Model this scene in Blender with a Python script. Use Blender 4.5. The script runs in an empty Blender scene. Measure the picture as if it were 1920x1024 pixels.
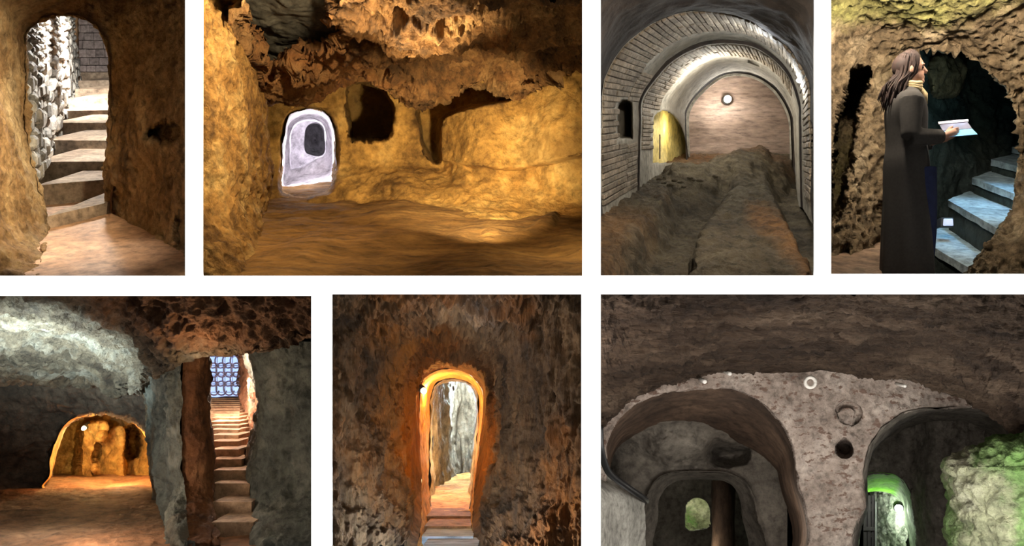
import bpy, bmesh, math, random
import numpy as np
from mathutils import Vector, Matrix

random.seed(7)
SC = bpy.context.scene
COL = SC.collection
F = 1500.0            # focal length in pixels of the 1920 x 1024 frame

# ------------------------------------------------------------------ camera, world, sun, exposure
cam_d = bpy.data.cameras.new('camera')
cam_d.sensor_width = 36.0
cam_d.lens = 36.0 * F / 1920.0
cam_d.clip_end = 200
cam = bpy.data.objects.new('camera', cam_d)
cam.rotation_euler = (math.radians(90), 0, 0)
COL.objects.link(cam)
SC.camera = cam

world = bpy.data.worlds.new('room')
world.use_nodes = True
WORLD_STRENGTH = 0.20
world.node_tree.nodes['Background'].inputs[0].default_value = (1.0, 0.96, 0.9, 1)
world.node_tree.nodes['Background'].inputs[1].default_value = WORLD_STRENGTH
SC.world = world

vs = SC.view_settings
vs.view_transform = 'Standard'
vs.look = 'None'
vs.gamma = 1
vs.exposure = 0.0
vs.use_curve_mapping = False

sd = bpy.data.lights.new('wall_washer', 'SUN')     # light raking down the white mount
sd.energy = 52.0
sd.angle = math.radians(0.5)
so = bpy.data.objects.new('wall_washer', sd)
so.rotation_euler = Vector((0, 0.07, -1)).to_track_quat('-Z', 'Y').to_euler()
COL.objects.link(so)


class View:
    """pixel frame of one opening: crop pixel -> frame pixel -> world point at depth Y"""
    def __init__(s, k, ox, oy, box):
        s.k, s.ox, s.oy, s.box = k, ox, oy, box     # box: frame pixels beyond which the cave surfaces are trimmed

    def arr(s, A):
        A = np.asarray(A, float)
        px = A[..., 0] * s.k + s.ox
        py = A[..., 1] * s.k + s.oy
        Y = A[..., 2]
        return np.stack([(px - 960) / F * Y, Y, (512 - py) / F * Y], -1)

    def P(s, x, y, Y):
        return Vector(s.arr((x, y, Y)))


SURR = [(-75, -75, 364, 535), (364, -75, 1109, 535), (1109, -75, 1542, 533), (1542, -75, 2005, 549),
        (-75, 536, 603, 1105), (603, 536, 1108, 1105), (1108, 549, 2005, 1105)]
V1 = View(.5172, 0, 0, SURR[0])
V2 = View(.5274, 360, 0, SURR[1])
V3 = View(1, 0, 0, SURR[2])
V4 = View(.5177, 1540, 0, SURR[3])
V5 = View(.4826, 0, 530, SURR[4])
V6 = View(.4825, 600, 530, (603, 522, 1108, 1105))
V7 = View(.4824, 1110, 530, (1108, 538, 2005, 1105))


def lamp(v, x, y, Y, col, power, size=.12, to=None, spot=None, kind=None):  # bare light; many are fills added where no fitting is seen
    kind = kind or ('POINT' if to is None else ('SPOT' if spot else 'AREA'))
    d = bpy.data.lights.new('fill_or_lamp_light', kind)
    d.energy = power
    d.color = col
    if kind == 'AREA':
        d.size = size
    else:
        d.shadow_soft_size = size
    if kind == 'SPOT':
        d.spot_size = math.radians(spot)
        d.spot_blend = 1
    o = bpy.data.objects.new('fill_or_lamp_light', d)
    o.location = v.P(x, y, Y)
    if to is not None:
        o.rotation_euler = (v.P(*to) - o.location).to_track_quat('-Z', 'Y').to_euler()
    COL.objects.link(o)
    return o


WARM = (1, .84, .58)
GOLD = (1, .85, .56)
AMBER = (1, .50, .10)
SOFT = (1, .88, .72)
COOL = (.62, .80, 1)
WHITE = (1, .97, .93)
# --- stair passage with rubble wall (top row, first opening)
lamp(V1, 330, -60, 11.5, WHITE, 300, .4, to=(200, 330, 12))
lamp(V1, 350, -20, 9.2, WHITE, 130, .2, to=(110, 420, 7.6))
lamp(V1, 680, 60, 5.35, WARM, 560, .06, to=(50, 420, 5.75), spot=80)
lamp(V1, 690, 1015, 5.35, WARM, 2.5, .1)
lamp(V1, 300, -60, 5.7, SOFT, 130, .1, to=(330, 960, 5.9), spot=38)
# --- golden chamber
lamp(V2, 560, -40, 5.45, WARM, 80, .12, to=(110, 160, 5.8))
lamp(V2, 1080, 730, 5.7, GOLD, 640, .05, to=(960, 540, 8.2), spot=72)
lamp(V2, 800, 640, 6.6, GOLD, 560, .02, to=(800, 110, 6.3), spot=66)
lamp(V2, 400, 900, 5.75, GOLD, 25, .03, to=(150, 700, 5.9), spot=60)
lamp(V2, 1380, 640, 5.8, GOLD, 18, .06)
lamp(V2, 420, 560, 9.6, (.95, .95, 1), 22, .1)
lamp(V2, 440, 480, 11.6, (.95, .95, 1), 9, .1)
# --- vaulted cellar
lamp(V3, 1440, 60, 8.0, (.92, .97, 1), 75, .2)
lamp(V3, 1330, 130, 10.6, (1, .96, .86), 95, .3)
lamp(V3, 1400, -30, 5.5, SOFT, 75, .25, to=(1330, 440, 7))
# --- doorway with the person
lamp(V4, 200, -50, 5.5, SOFT, 44, .12, to=(300, 400, 7))
lamp(V4, 560, -50, 5.5, SOFT, 34, .12, to=(600, 500, 7))
lamp(V4, 640, -80, 7.7, (.30, .64, 1), 300, .1, to=(630, 800, 7.75), spot=46)
lamp(V4, 470, 420, 7.6, (.5, .85, .9), 24, .2)
# --- brown cave with the stair to the gate
lamp(V5, -50, 560, 5.6, (.66, .9, 1), 520, .03, to=(150, 230, 6.3), spot=118)
lamp(V5, 60, 720, 5.6, (.72, .9, 1), 16, .1)
lamp(V5, 330, 880, 5.4, (1, .78, .58), 24, .1)
lamp(V5, 890, 318, 7.3, (1, .82, .66), 42, .06)
lamp(V5, 1090, 640, 5.4, SOFT, 5, .2)
lamp(V5, 760, 330, 5.5, (1, .72, .42), 7, .05)
lamp(V5, 322, 590, 9.0, (1, .78, .34), 34, .06)
lamp(V5, 480, 700, 8.6, (1, .52, .2), 44, .1)
lamp(V5, 860, 400, 11.5, (1, .9, .8), 130, .2)
lamp(V5, 880, 400, 8.4, (1, .86, .72), 70, .2)
# --- narrow tunnel
lamp(V6, 370, 1035, 5.45, (.62, .82, 1), 42, .05)
lamp(V6, 560, 250, 5.9, (.8, .9, 1), 6, .05)
lamp(V6, 640, 1035, 5.45, SOFT, 26, .06)
lamp(V6, 620, 250, 5.6, SOFT, 7, .06)
lamp(V6, 520, 640, 6.9, AMBER, 9, .05)
lamp(V6, 420, 420, 8.25, AMBER, 46, .05)
lamp(V6, 540, 640, 9.0, (1, .62, .28), 34, .1)
lamp(V6, 500, 640, 9.7, (1, .68, .34), 22, .06)
lamp(V6, 500, 430, 11.6, (.66, .86, 1), 800, .2)
# --- rock-cut hall with niches
lamp(V7, 16, 860, 5.45, (1, .95, .9), 34, .03)  # fill added out of sight behind the left gutter
lamp(V7, 30, 400, 5.6, (1, .9, .8), 22, .03)
lamp(V7, 1000, 1060, 5.4, (1, .95, .9), 92, .3)  # fill added below the frame
lamp(V7, 1640, 1060, 5.4, (1, 1, .95), 84, .3)
lamp(V7, 690, 960, 7.7, (1, .95, .86), 7, .08)
lamp(V7, 130, 1060, 7.2, (1, .97, .92), 4, .2)
lamp(V7, 1145, 900, 9.85, (.95, 1, .92), 7, .05)
lamp(V7, 420, 900, 12.7, (.95, 1, .7), 14, .15)
lamp(V7, 430, 1050, 10.2, (1, .9, .7), 6, .15)


# ------------------------------------------------------------------ small helpers
def lin(c):
    r = []
    for v in c[:3]:
        v = v / 255.0
        r.append(v / 12.92 if v <= .04045 else ((v + .055) / 1.055) ** 2.4)
    return (*r, 1.0)


def tag(o, label=None, cat=None, group=None, kind=None):
    if label: o['label'] = label
    if cat: o['category'] = cat
    if group: o['group'] = group
    if kind: o['kind'] = kind
    return o


def empty(name, loc, label, cat, group=None):
    o = bpy.data.objects.new(name, None)
    o.empty_display_size = .05
    COL.objects.link(o)
    o.location = loc
    return tag(o, label, cat, group)


def link(name, me, mat=None, parent=None):
    if mat and not me.materials:
        me.materials.append(mat)
    o = bpy.data.objects.new(name, me)
    COL.objects.link(o)
    if parent is not None:
        o.parent = parent
        o.matrix_parent_inverse = Matrix.Translation(parent.location).inverted()
    return o


# ------------------------------------------------------------------ numpy noise
_rng = np.random.RandomState(3)
_perm = np.concatenate([_rng.permutation(256)] * 2)
_g = _rng.normal(size=(256, 3))
_g /= np.linalg.norm(_g, axis=1)[:, None]


def perlin(p):
    i = np.floor(p).astype(int)
    f = p - i
    u = f * f * f * (f * (f * 6 - 15) + 10)
    i &= 255
    out = 0
    for dx in (0, 1):
        wx = u[:, 0] if dx else 1 - u[:, 0]
        for dy in (0, 1):
            wy = u[:, 1] if dy else 1 - u[:, 1]
            for dz in (0, 1):
                wz = u[:, 2] if dz else 1 - u[:, 2]
                h = _perm[(_perm[(_perm[(i[:, 0] + dx) & 255] + i[:, 1] + dy) & 255] + i[:, 2] + dz) & 255]
                d = f - np.array([dx, dy, dz])
                out = out + wx * wy * wz * (d * _g[h]).sum(1)
    return out * 1.6


def fbm(p, oct=4, ridge=False):
    a, s, r = 1.0, 0.0, 0
    for k in range(oct):
        n = perlin(p * 2 ** k + 17.3 * k)
        if ridge:
            n = .62 - 2 * np.abs(n)
        r = r + a * n
        s += a
        a *= .6
    return r / s


_jit = _rng.rand(256, 3)


def worley(p):
    i = np.floor(p).astype(int)
    f1 = np.full(len(p), 9.)
    f2 = np.full(len(p), 9.)
    for dx in (-1, 0, 1):
        for dy in (-1, 0, 1):
            for dz in (-1, 0, 1):
                c = i + np.array([dx, dy, dz])
                h = _perm[(_perm[(_perm[c[:, 0] & 255] + c[:, 1]) & 255] + c[:, 2]) & 255]
                d = np.linalg.norm(c + _jit[h] - p, axis=1)
                f2 = np.minimum(f2, np.maximum(f1, d))
                f1 = np.minimum(f1, d)
    return f1, f2


# ------------------------------------------------------------------ patches
def cr(A, m, closed=False, linear=False):
    """resample A along axis 0 to m points with a Catmull-Rom spline"""
    n = len(A)
    if closed:
        t = np.arange(m) / m * n
    else:
        t = np.linspace(0, n - 1, m)
    i = np.minimum(np.floor(t).astype(int), n - 1 if closed else n - 2)
    f = (t - i).reshape((-1,) + (1,) * (A.ndim - 1))
    if closed:
        g = lambda k: A[(i + k) % n]
    else:
        def g(k):
            j = i + k
            B = A[np.clip(j, 0, n - 1)].copy()
            lo, hi = j < 0, j > n - 1
            B[lo] = 2 * A[0] - A[1]
            B[hi] = 2 * A[-1] - A[-2]
            return B
    p0, p1, p2, p3 = g(-1), g(0), g(1), g(2)
    if linear:
        return p1 * (1 - f) + p2 * f
    return .5 * (2 * p1 + (p2 - p0) * f + (2 * p0 - 5 * p1 + 4 * p2 - p3) * f ** 2 + (3 * p1 - p0 - 3 * p2 + p3) * f ** 3)


def resample(row, n, closed=False):
    A = np.asarray(row, float)
    D = cr(A, len(A) * 12, closed)
    if closed:
        D = np.concatenate([D, D[:1]])
    L = np.concatenate([[0], np.cumsum(np.linalg.norm(np.diff(D[:, :2], axis=0), axis=1) + 1e-9)])
    t = np.linspace(0, L[-1], n + 1)[:-1] if closed else np.linspace(0, L[-1], n)
    return np.stack([np.interp(t, L, D[:, k]) for k in range(3)], 1)


def sdist(x, y, poly):
    """signed distance to a polygon, negative inside"""
    P = np.asarray(poly, float)[:, :2]
    Q = np.roll(P, -1, 0)
    d = np.full(x.shape, 1e9)
    ins = np.zeros(x.shape, bool)
    for a, b in zip(P, Q):
        e = b - a
        wx, wy = x - a[0], y - a[1]
        t = np.clip((wx * e[0] + wy * e[1]) / max(e @ e, 1e-9), 0, 1)
        d = np.minimum(d, np.hypot(wx - t * e[0], wy - t * e[1]))
        if a[1] != b[1]:
            c = ((a[1] > y) != (b[1] > y)) & (x < (b[0] - a[0]) * (y - a[1]) / (b[1] - a[1]) + a[0])
            ins ^= c
    return np.where(ins, -d, d)


def grow(poly, f):
    c = np.mean(np.asarray(poly, float)[:, :2], 0)
    return [(c[0] + (p[0] - c[0]) * f, c[1] + (p[1] - c[1]) * f) for p in poly]


def smooth(poly, n=60):
    return [tuple(p) for p in resample([(a, b, 0) for a, b in poly], n, True)]


def grid_mesh(name, pos, nv, nu, closed, keep=None):
    cu = nu if closed else nu - 1
    r = np.arange(nv - 1)[:, None] * nu
    c = np.arange(cu)[None, :]
    c2 = (c + 1) % nu
    q = np.stack([r + c, r + c2, r + nu + c2, r + nu + c], -1).reshape(-1, 4)
    if keep is not None:
        q = q[keep[q].all(1)]
    ctr = pos[q].mean(1)
    nr = np.cross(pos[q[:, 2]] - pos[q[:, 0]], pos[q[:, 3]] - pos[q[:, 1]])
    if (nr * ctr).sum() > 0:
        q = q[:, ::-1]
    me = bpy.data.meshes.new(name)
    me.vertices.add(len(pos))
    me.vertices.foreach_set('co', pos.astype(np.float32).ravel())
    me.loops.add(q.size)
    me.loops.foreach_set('vertex_index', q.astype(np.int32).ravel())
    me.polygons.add(len(q))
    me.polygons.foreach_set('loop_start', np.arange(0, q.size, 4, dtype=np.int32))
    me.polygons.foreach_set('use_smooth', np.ones(len(q), bool))
    me.update(calc_edges=True)
    me.validate()
    return me


def displace(pos, N, disp):
    for d in disp:
        kind, amp, fr = d[:3]
        o = d[3] if len(d) > 3 else 4
        p = pos * np.asarray(fr, float)
        if kind == 'fbm':
            h = fbm(p, o)
        elif kind == 'ridge':
            h = fbm(p, o, True)
        elif kind == 'chip':
            q = p + .35 * np.stack([fbm(p + 9, 2), fbm(p + 31, 2), fbm(p + 53, 2)], 1)
            f1, f2 = worley(q)
            h = np.clip((f2 - f1) * 2.2, 0, 1) - .5
        elif kind == 'pit':
            f1, f2 = worley(p + .3 * fbm(p * 1.3, 2)[:, None])
            h = -np.clip(1 - f1 * 2.2, 0, 1)
        pos = pos + N * (amp * h)[:, None]
    return pos


def patch(v, ctrl, nu, nv, disp=(), feats=(), closed=False, lin_v=False, n=None, raw=False, fade=0):
    """ctrl: rows of (x, y, Y). Returns a mesh of a real surface through those points, roughened along its normals"""
    if n or len({len(r) for r in ctrl}) > 1:
        n = n or max(len(r) for r in ctrl) * 2
        ctrl = [resample(r, n, closed) for r in ctrl]
    A = np.asarray(ctrl, float)
    A = cr(A, nv, False, lin_v)
    A = np.swapaxes(cr(np.swapaxes(A, 0, 1), nu, closed), 0, 1)
    x, y, Y = A[..., 0].copy(), A[..., 1].copy(), A[..., 2].copy()
    keep = np.ones(x.shape, bool)
    raises = 0
    stain_or_light = np.zeros(x.shape)
    for ft in feats:
        kind, poly, amt, soft = ft[:4]
        rough = ft[4] if len(ft) > 4 else 0
        s = sdist(x, y, poly)
        if rough:
            q = np.stack([x.ravel() / 40, y.ravel() / 40, np.zeros(x.size) + 3.3], 1)
            s = s + rough * fbm(q, 3).reshape(x.shape)
        w = np.clip((soft - s) / (2 * soft), 0, 1)
        w = w * w * (3 - 2 * w)
        if kind == 'recess':
            Y += amt * w
        elif kind == 'stain_or_light':
            stain_or_light = np.maximum(stain_or_light, amt * w)
        elif kind == 'raise':
            raises = raises + amt * w
        elif kind == 'hole':
            Y += amt * np.clip((soft - s) / soft, 0, 1) ** 2
            keep &= s > -2
    pos = v.arr(np.stack([x, y, Y], -1))
    pos[..., 2] += raises
    if closed:
        du = np.roll(pos, -1, 1) - np.roll(pos, 1, 1)
    else:
        du = np.gradient(pos, axis=1)
    dv = np.gradient(pos, axis=0)
    N = np.cross(du, dv)
    N /= np.linalg.norm(N, axis=-1, keepdims=True) + 1e-12
    if (N * pos).sum() > 0:
        N = -N
    if fade:      # calmer relief towards the last row, where an edge follows
        N = N * np.clip((.9 - np.linspace(0, 1, nv)) / fade + .15, .1, 1)[:, None, None]
    p = displace(pos.reshape(-1, 3), N.reshape(-1, 3), disp)
    bx = v.box
    qx, qy = 960 + F * p[:, 0] / p[:, 1], 512 - F * p[:, 2] / p[:, 1]
    keep &= ((qx > bx[0]) & (qx < bx[2]) & (qy > bx[1]) & (qy < bx[3])).reshape(keep.shape)
    if raw:
        return p.reshape(nv, nu, 3), keep
    me = grid_mesh('surface', p, nv, nu, closed, keep.ravel())
    if stain_or_light.any() and len(me.vertices) == stain_or_light.size:
        me.attributes.new('stain_or_light', 'FLOAT', 'POINT').data.foreach_set('value', stain_or_light.astype(np.float32).ravel())
    return me


def shell(name, v, ctrl, nu, nv, mat, label, disp=(), feats=(), parent=None, **kw):
    o = link(name, patch(v, ctrl, nu, nv, disp, feats, **kw), mat, parent)
    if parent is None:
        tag(o, label, None, None, 'structure')
    return o


def hexa(c, bevel=.01, seg=1, jit=0, cuts=0, wear=0):
    """solid block from 8 corners: bottom front-left, front-right, back-right, back-left, then the same on top"""
    bm = bmesh.new()
    vs_ = [bm.verts.new(Vector(p) + Vector((random.uniform(-jit, jit) for _ in range(3)))) for p in c]
    for f in ((3, 2, 1, 0), (4, 5, 6, 7), (0, 1, 5, 4), (1, 2, 6, 5), (2, 3, 7, 6), (3, 0, 4, 7)):
        bm.faces.new([vs_[i] for i in f])
    if cuts:
        bmesh.ops.subdivide_edges(bm, edges=bm.edges[:], cuts=cuts, use_grid_fill=True)
    elif bevel:
        bmesh.ops.bevel(bm, geom=bm.edges[:], offset=bevel, segments=seg, profile=.5, affect='EDGES', clamp_overlap=True)
    if wear:
        bm.normal_update()
        P = np.array([q.co[:] for q in bm.verts])
        h = fbm(P * 5, 3) * wear + fbm(P * 18, 3) * wear * .45
        for q, a in zip(bm.verts, h):
            q.co += q.normal * float(a)
    bmesh.ops.recalc_face_normals(bm, faces=bm.faces[:])
    me = bpy.data.meshes.new('block')
    bm.to_mesh(me)
    bm.free()
    if cuts:
        me.polygons.foreach_set('use_smooth', np.ones(len(me.polygons), bool))
        me.set_sharp_from_angle(angle=.7)
    return me


def tube(path, rad, n=8, cap=True):
    """tapered tube along a path as (verts, faces)"""
    V, Fc = [], []
    path = [Vector(p) for p in path]
    if not hasattr(rad, '__len__'):
        rad = [rad] * len(path)
    up = Vector((.13, .31, .94)).normalized()
    for i, p in enumerate(path):
        t = (path[min(i + 1, len(path) - 1)] - path[max(i - 1, 0)]).normalized()
        a = t.cross(up)
        if a.length < .05:
            a = t.cross(Vector((1, 0, 0)))
        a.normalize()
        b = t.cross(a)
        for k in range(n):
            w = 2 * math.pi * k / n
            V.append(p + (a * math.cos(w) + b * math.sin(w)) * rad[i])
    for i in range(len(path) - 1):
        for k in range(n):
            Fc.append((i * n + k, i * n + (k + 1) % n, (i + 1) * n + (k + 1) % n, (i + 1) * n + k))
    if cap:
        Fc.append(tuple(range(n - 1, -1, -1)))
        Fc.append(tuple((len(path) - 1) * n + k for k in range(n)))
    return V, Fc


def mesh_of(*parts, smooth_=True):
    V, Fc = [], []
    for v, f in parts:
        o = len(V)
        V += [tuple(p) for p in v]
        Fc += [tuple(i + o for i in q) for q in f]
    me = bpy.data.meshes.new('mesh')
    me.from_pydata(V, [], Fc)
    if smooth_:
        me.polygons.foreach_set('use_smooth', np.ones(len(me.polygons), bool))
    me.update()
    return me


# ------------------------------------------------------------------ materials
def rock(name, cols, scale=1.5, grain=14, bump=.35, bdist=.02, rough=.85, patch_col=None, patch_scale=.8, patch_at=.55,
         stretch=(1, 1, 1), speck=None, rnd=0, spec=.25, pits=.5, stain_or_light=None):
    m = bpy.data.materials.new(name)
    m.use_nodes = True
    nt = m.node_tree
    N, L = nt.nodes, nt.links
    b = N['Principled BSDF']
    b.inputs['Roughness'].default_value = rough
    b.inputs['Specular IOR Level'].default_value = spec
    tc = N.new('ShaderNodeTexCoord')
    mp = N.new('ShaderNodeMapping')
    mp.inputs['Scale'].default_value = stretch
    L.new(tc.outputs['Object'], mp.inputs['Vector'])

    def noise(s, d=6, r=.6, vec=mp):
        q = N.new('ShaderNodeTexNoise')
        q.inputs['Scale'].default_value = s
        q.inputs['Detail'].default_value = d
        q.inputs['Roughness'].default_value = r
        L.new(vec.outputs[0], q.inputs['Vector'])
        return q

    def mixc(kind, fac, a, b_):
        q = N.new('ShaderNodeMix')
        q.data_type = 'RGBA'
        q.blend_type = kind
        if isinstance(fac, float):
            q.inputs[0].default_value = fac
        else:
            L.new(fac, q.inputs[0])
        for s, i in ((a, 6), (b_, 7)):
            if isinstance(s, tuple):
                q.inputs[i].default_value = s
            else:
                L.new(s, q.inputs[i])
        return q.outputs[2]

    def ramp(src, stops):
        q = N.new('ShaderNodeValToRGB')
        e = q.color_ramp.elements
        while len(e) < len(stops):
            e.new(.5)
        for el, (p, c) in zip(e, stops):
            el.position = p
            el.color = c
        L.new(src, q.inputs[0])
        return q.outputs[0]

    n1 = noise(scale, 8, .68)
    ps = np.linspace(.32, .68, len(cols))
    c = ramp(n1.outputs[0], [(p, lin(k)) for p, k in zip(ps, cols)])
    g = noise(grain, 6, .7)
    gr = ramp(g.outputs[0], [(.34, (.38, .38, .38, 1)), (.5, (.95, .95, .95, 1)), (.66, (1.35, 1.35, 1.35, 1))])
    c = mixc('MULTIPLY', .8, c, gr)
    if patch_col:
        n2 = noise(patch_scale, 5, .6, tc)
        f = ramp(n2.outputs[0], [(patch_at - .06, (0, 0, 0, 1)), (patch_at + .1, (1, 1, 1, 1))])
        f2 = N.new('ShaderNodeMath')
        f2.operation = 'MULTIPLY'
        L.new(f, f2.inputs[0])
        L.new(gr, f2.inputs[1])
        c = mixc('MIX', f2.outputs[0], c, lin(patch_col))
    if speck:
        sp = noise(speck[1], 4, .6, tc)
        f = ramp(sp.outputs[0], [(speck[2], (1, 1, 1, 1)), (speck[2] + .06, (0, 0, 0, 1))])
        c = mixc('MIX', f, c, lin(speck[0]))
    if stain_or_light:          # local colour such as clay or moss, also painted green light on the soffit
        at = N.new('ShaderNodeAttribute')
        at.attribute_name = 'stain_or_light'
        f2 = N.new('ShaderNodeMath')
        f2.operation = 'MULTIPLY'
        L.new(at.outputs['Fac'], f2.inputs[0])
        L.new(ramp(n1.outputs[0], [(.3, (.35, .35, .35, 1)), (.6, (1, 1, 1, 1))]), f2.inputs[1])
        c = mixc('MIX', f2.outputs[0], c, mixc('MULTIPLY', .8, lin(stain_or_light), gr))
    if rnd:
        oi = N.new('ShaderNodeObjectInfo')
        f = ramp(oi.outputs['Random'], [(0, (1 - rnd, 1 - rnd, 1 - rnd, 1)), (1, (1 + rnd * .6, 1 + rnd * .55, 1 + rnd * .5, 1))])
        c = mixc('MULTIPLY', 1.0, c, f)
    L.new(c, b.inputs['Base Color'])
    bn = noise(grain * 1.3, 10, .7)
    vo = N.new('ShaderNodeTexVoronoi')
    vo.inputs['Scale'].default_value = grain * .9
    L.new(mp.outputs[0], vo.inputs['Vector'])
    ad = N.new('ShaderNodeMath')
    ad.operation = 'MULTIPLY_ADD'
    L.new(vo.outputs['Distance'], ad.inputs[0])
    ad.inputs[1].default_value = pits
    L.new(bn.outputs[0], ad.inputs[2])
    bp = N.new('ShaderNodeBump')
    bp.inputs['Strength'].default_value = min(1, bump * 1.3)
    bp.inputs['Distance'].default_value = bdist * 2
    L.new(ad.outputs[0], bp.inputs['Height'])
    L.new(bp.outputs[0], b.inputs['Normal'])
    return m


def plain(name, c, rough=.6, metal=0, emit=0, ecol=None, var=.15, scale=20):
    m = bpy.data.materials.new(name)
    m.use_nodes = True
    N, L = m.node_tree.nodes, m.node_tree.links
    b = N['Principled BSDF']
    b.inputs['Roughness'].default_value = rough
    b.inputs['Metallic'].default_value = metal
    t = N.new('ShaderNodeTexNoise')
    t.inputs['Scale'].default_value = scale
    tc = N.new('ShaderNodeTexCoord')
    L.new(tc.outputs['Object'], t.inputs['Vector'])
    r = N.new('ShaderNodeValToRGB')
    k = lin(c)
    r.color_ramp.elements[0].position = .3
    r.color_ramp.elements[1].position = .7
    r.color_ramp.elements[0].color = tuple(q * (1 - var) for q in k[:3]) + (1,)
    r.color_ramp.elements[1].color = tuple(min(1, q * (1 + var)) for q in k[:3]) + (1,)
    L.new(t.outputs[0], r.inputs[0])
    L.new(r.outputs[0], b.inputs['Base Color'])
    if emit:
        b.inputs['Emission Color'].default_value = lin(ecol or c)
        b.inputs['Emission Strength'].default_value = emit
    return m


M_mount = plain('white_mount_card', (250, 250, 249), .9, var=.01)
M_black = plain('sleeve_black', (14, 13, 12), .95)  # for the added light-blocking sleeves

# ------------------------------------------------------------------ white mount with seven openings
OPEN = [(-60, -60, 347, 517), (380.5, -60, 1091.5, 517), (1126.5, -60, 1526, 516.5), (1558.5, -60, 1990, 513.5),
        (-60, 555, 583.5, 1090), (623, 552, 1090, 1090), (1126.5, 552, 1990, 1090)]


def mount():
    Yf, Yb = 4.992, 5.0
    xs = sorted({-260, 2180, *[r[0] for r in OPEN], *[r[2] for r in OPEN]})
    ys = sorted({-260, 1284, *[r[1] for r in OPEN], *[r[3] for r in OPEN]})
    bm = bmesh.new()
    gv = {}

    def vert(i, j, Y):
        k = (i, j, Y)
        if k not in gv:
            # the same outline on both faces of the card
            gv[k] = bm.verts.new(((xs[i] - 960) / F * Yf, Y, (512 - ys[j]) / F * Yf))
        return gv[k]
    solid = {}
    for i in range(len(xs) - 1):
        for j in range(len(ys) - 1):
            cx, cy = (xs[i] + xs[i + 1]) / 2, (ys[j] + ys[j + 1]) / 2
            solid[i, j] = not any(a < cx < c and b < cy < d for a, b, c, d in OPEN)
    for (i, j), s in solid.items():
        if not s:
            continue
        q = [(i, j), (i, j + 1), (i + 1, j + 1), (i + 1, j)]
        bm.faces.new([vert(a, b, Yf) for a, b in q])
        bm.faces.new([vert(a, b, Yb) for a, b in reversed(q)])
        for (di, dj), (e1, e2) in {(-1, 0): (0, 1), (0, 1): (1, 2), (1, 0): (2, 3), (0, -1): (3, 0)}.items():
            if not solid.get((i + di, j + dj), False):
                a, b = q[e1], q[e2]
                try:
                    bm.faces.new([vert(*a, Yf), vert(*a, Yb), vert(*b, Yb), vert(*b, Yf)])
                except ValueError:
                    pass
    bmesh.ops.recalc_face_normals(bm, faces=bm.faces[:])
    me = bpy.data.meshes.new('mount')
    bm.to_mesh(me)
    bm.free()
    tag(link('wall_front', me, M_mount), 'white mount board wall with seven rectangular openings onto caves', kind='structure')


mount()

# added black sleeves that stop light leaking between the caves
SLEEVE = ['added light-blocking sleeve around the rubble walled stair', 'added light-blocking sleeve around the golden chamber', 'added light-blocking sleeve around the vaulted cellar',
        'added light-blocking sleeve around the doorway with the person', 'added light-blocking sleeve around the brown cave', 'added light-blocking sleeve around the orange tunnel',
        'added light-blocking sleeve around the mossy hall']
for r, lb in zip(SURR, SLEEVE):
    c = []
    for Y in (5.001, 22.0):
        c += [V3.P(r[0], r[3], Y), V3.P(r[2], r[3], Y), V3.P(r[2], r[1], Y), V3.P(r[0], r[1], Y)]
    me = bpy.data.meshes.new('surround')
    me.from_pydata([tuple(p) for p in c], [], [(0, 1, 5, 4), (1, 2, 6, 5), (2, 3, 7, 6), (3, 0, 4, 7), (4, 5, 6, 7)])
    tag(link('wall_back', me, M_black), lb, kind='structure')


def steps(v, name, rows, y0, C0, mat, label, under=.35, wear=.008, cuts=5, bev=.012, last=.6, mats=None):
    """staircase > step: each row gives the riser foot and the nose, left and right; depth follows from level treads"""
    st = []
    C = C0
    for (xl, ybl, ytl, xr, ybr, ytr) in rows:
        Yl, Yr = C / (ybl - y0), C / (ybr - y0)
        C = .5 * ((ytl - y0) * Yl + (ytr - y0) * Yr)
        st.append((xl, ybl, C / Yl + y0, Yl, xr, ybr, C / Yr + y0, Yr, C))
    root = empty(name, v.P((rows[0][0] + rows[0][3]) / 2, rows[0][1], st[0][3]), label, 'staircase')
    for k, (xl, ybl, ytl, Yl, xr, ybr, ytr, Yr, C) in enumerate(st):
        if k + 1 < len(st):
            n = st[k + 1]
            bl, br = n[3] + .12, n[7] + .12
        else:
            bl, br = Yl + last, Yr + last
        fl, fr = v.P(xl, ytl, Yl), v.P(xr, ytr, Yr)
        kl = (xl * v.k + v.ox - 960) / F
        # tread runs straight back, at the level of its own plane
        tl = Vector((fl.x, bl, v.P(0, C / bl + y0, bl).z))
        tr = Vector((fr.x, br, v.P(0, C / br + y0, br).z))
        dn = Vector((0, 0, under))
        me = hexa([fl - dn, fr - dn, tr - dn, tl - dn, fl, fr, tr, tl], bev, 2, 0, cuts, wear)
        link('step', me, mats[k] if mats else mat, root)
    return st


def brick_on(v, quad, th, mat, parent, name='brick', jit=.004, bev=.006):
    """a block standing proud of a wall: quad = 4 points (x,y,Y) as bottom-left, bottom-right, top-right, top-left, seen from the front"""
    a, b, c, d = [v.P(*q) for q in quad]
    n = (b - a).cross(d - a).normalized()
    if n.dot((a + c) / 2) > 0:
        n = -n
    f, k = n * th, -n * th
    return link(name, hexa([a + f, b + f, b + k, a + k, d + f, c + f, c + k, d + k], bev, 1, jit), mat, parent)


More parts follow.
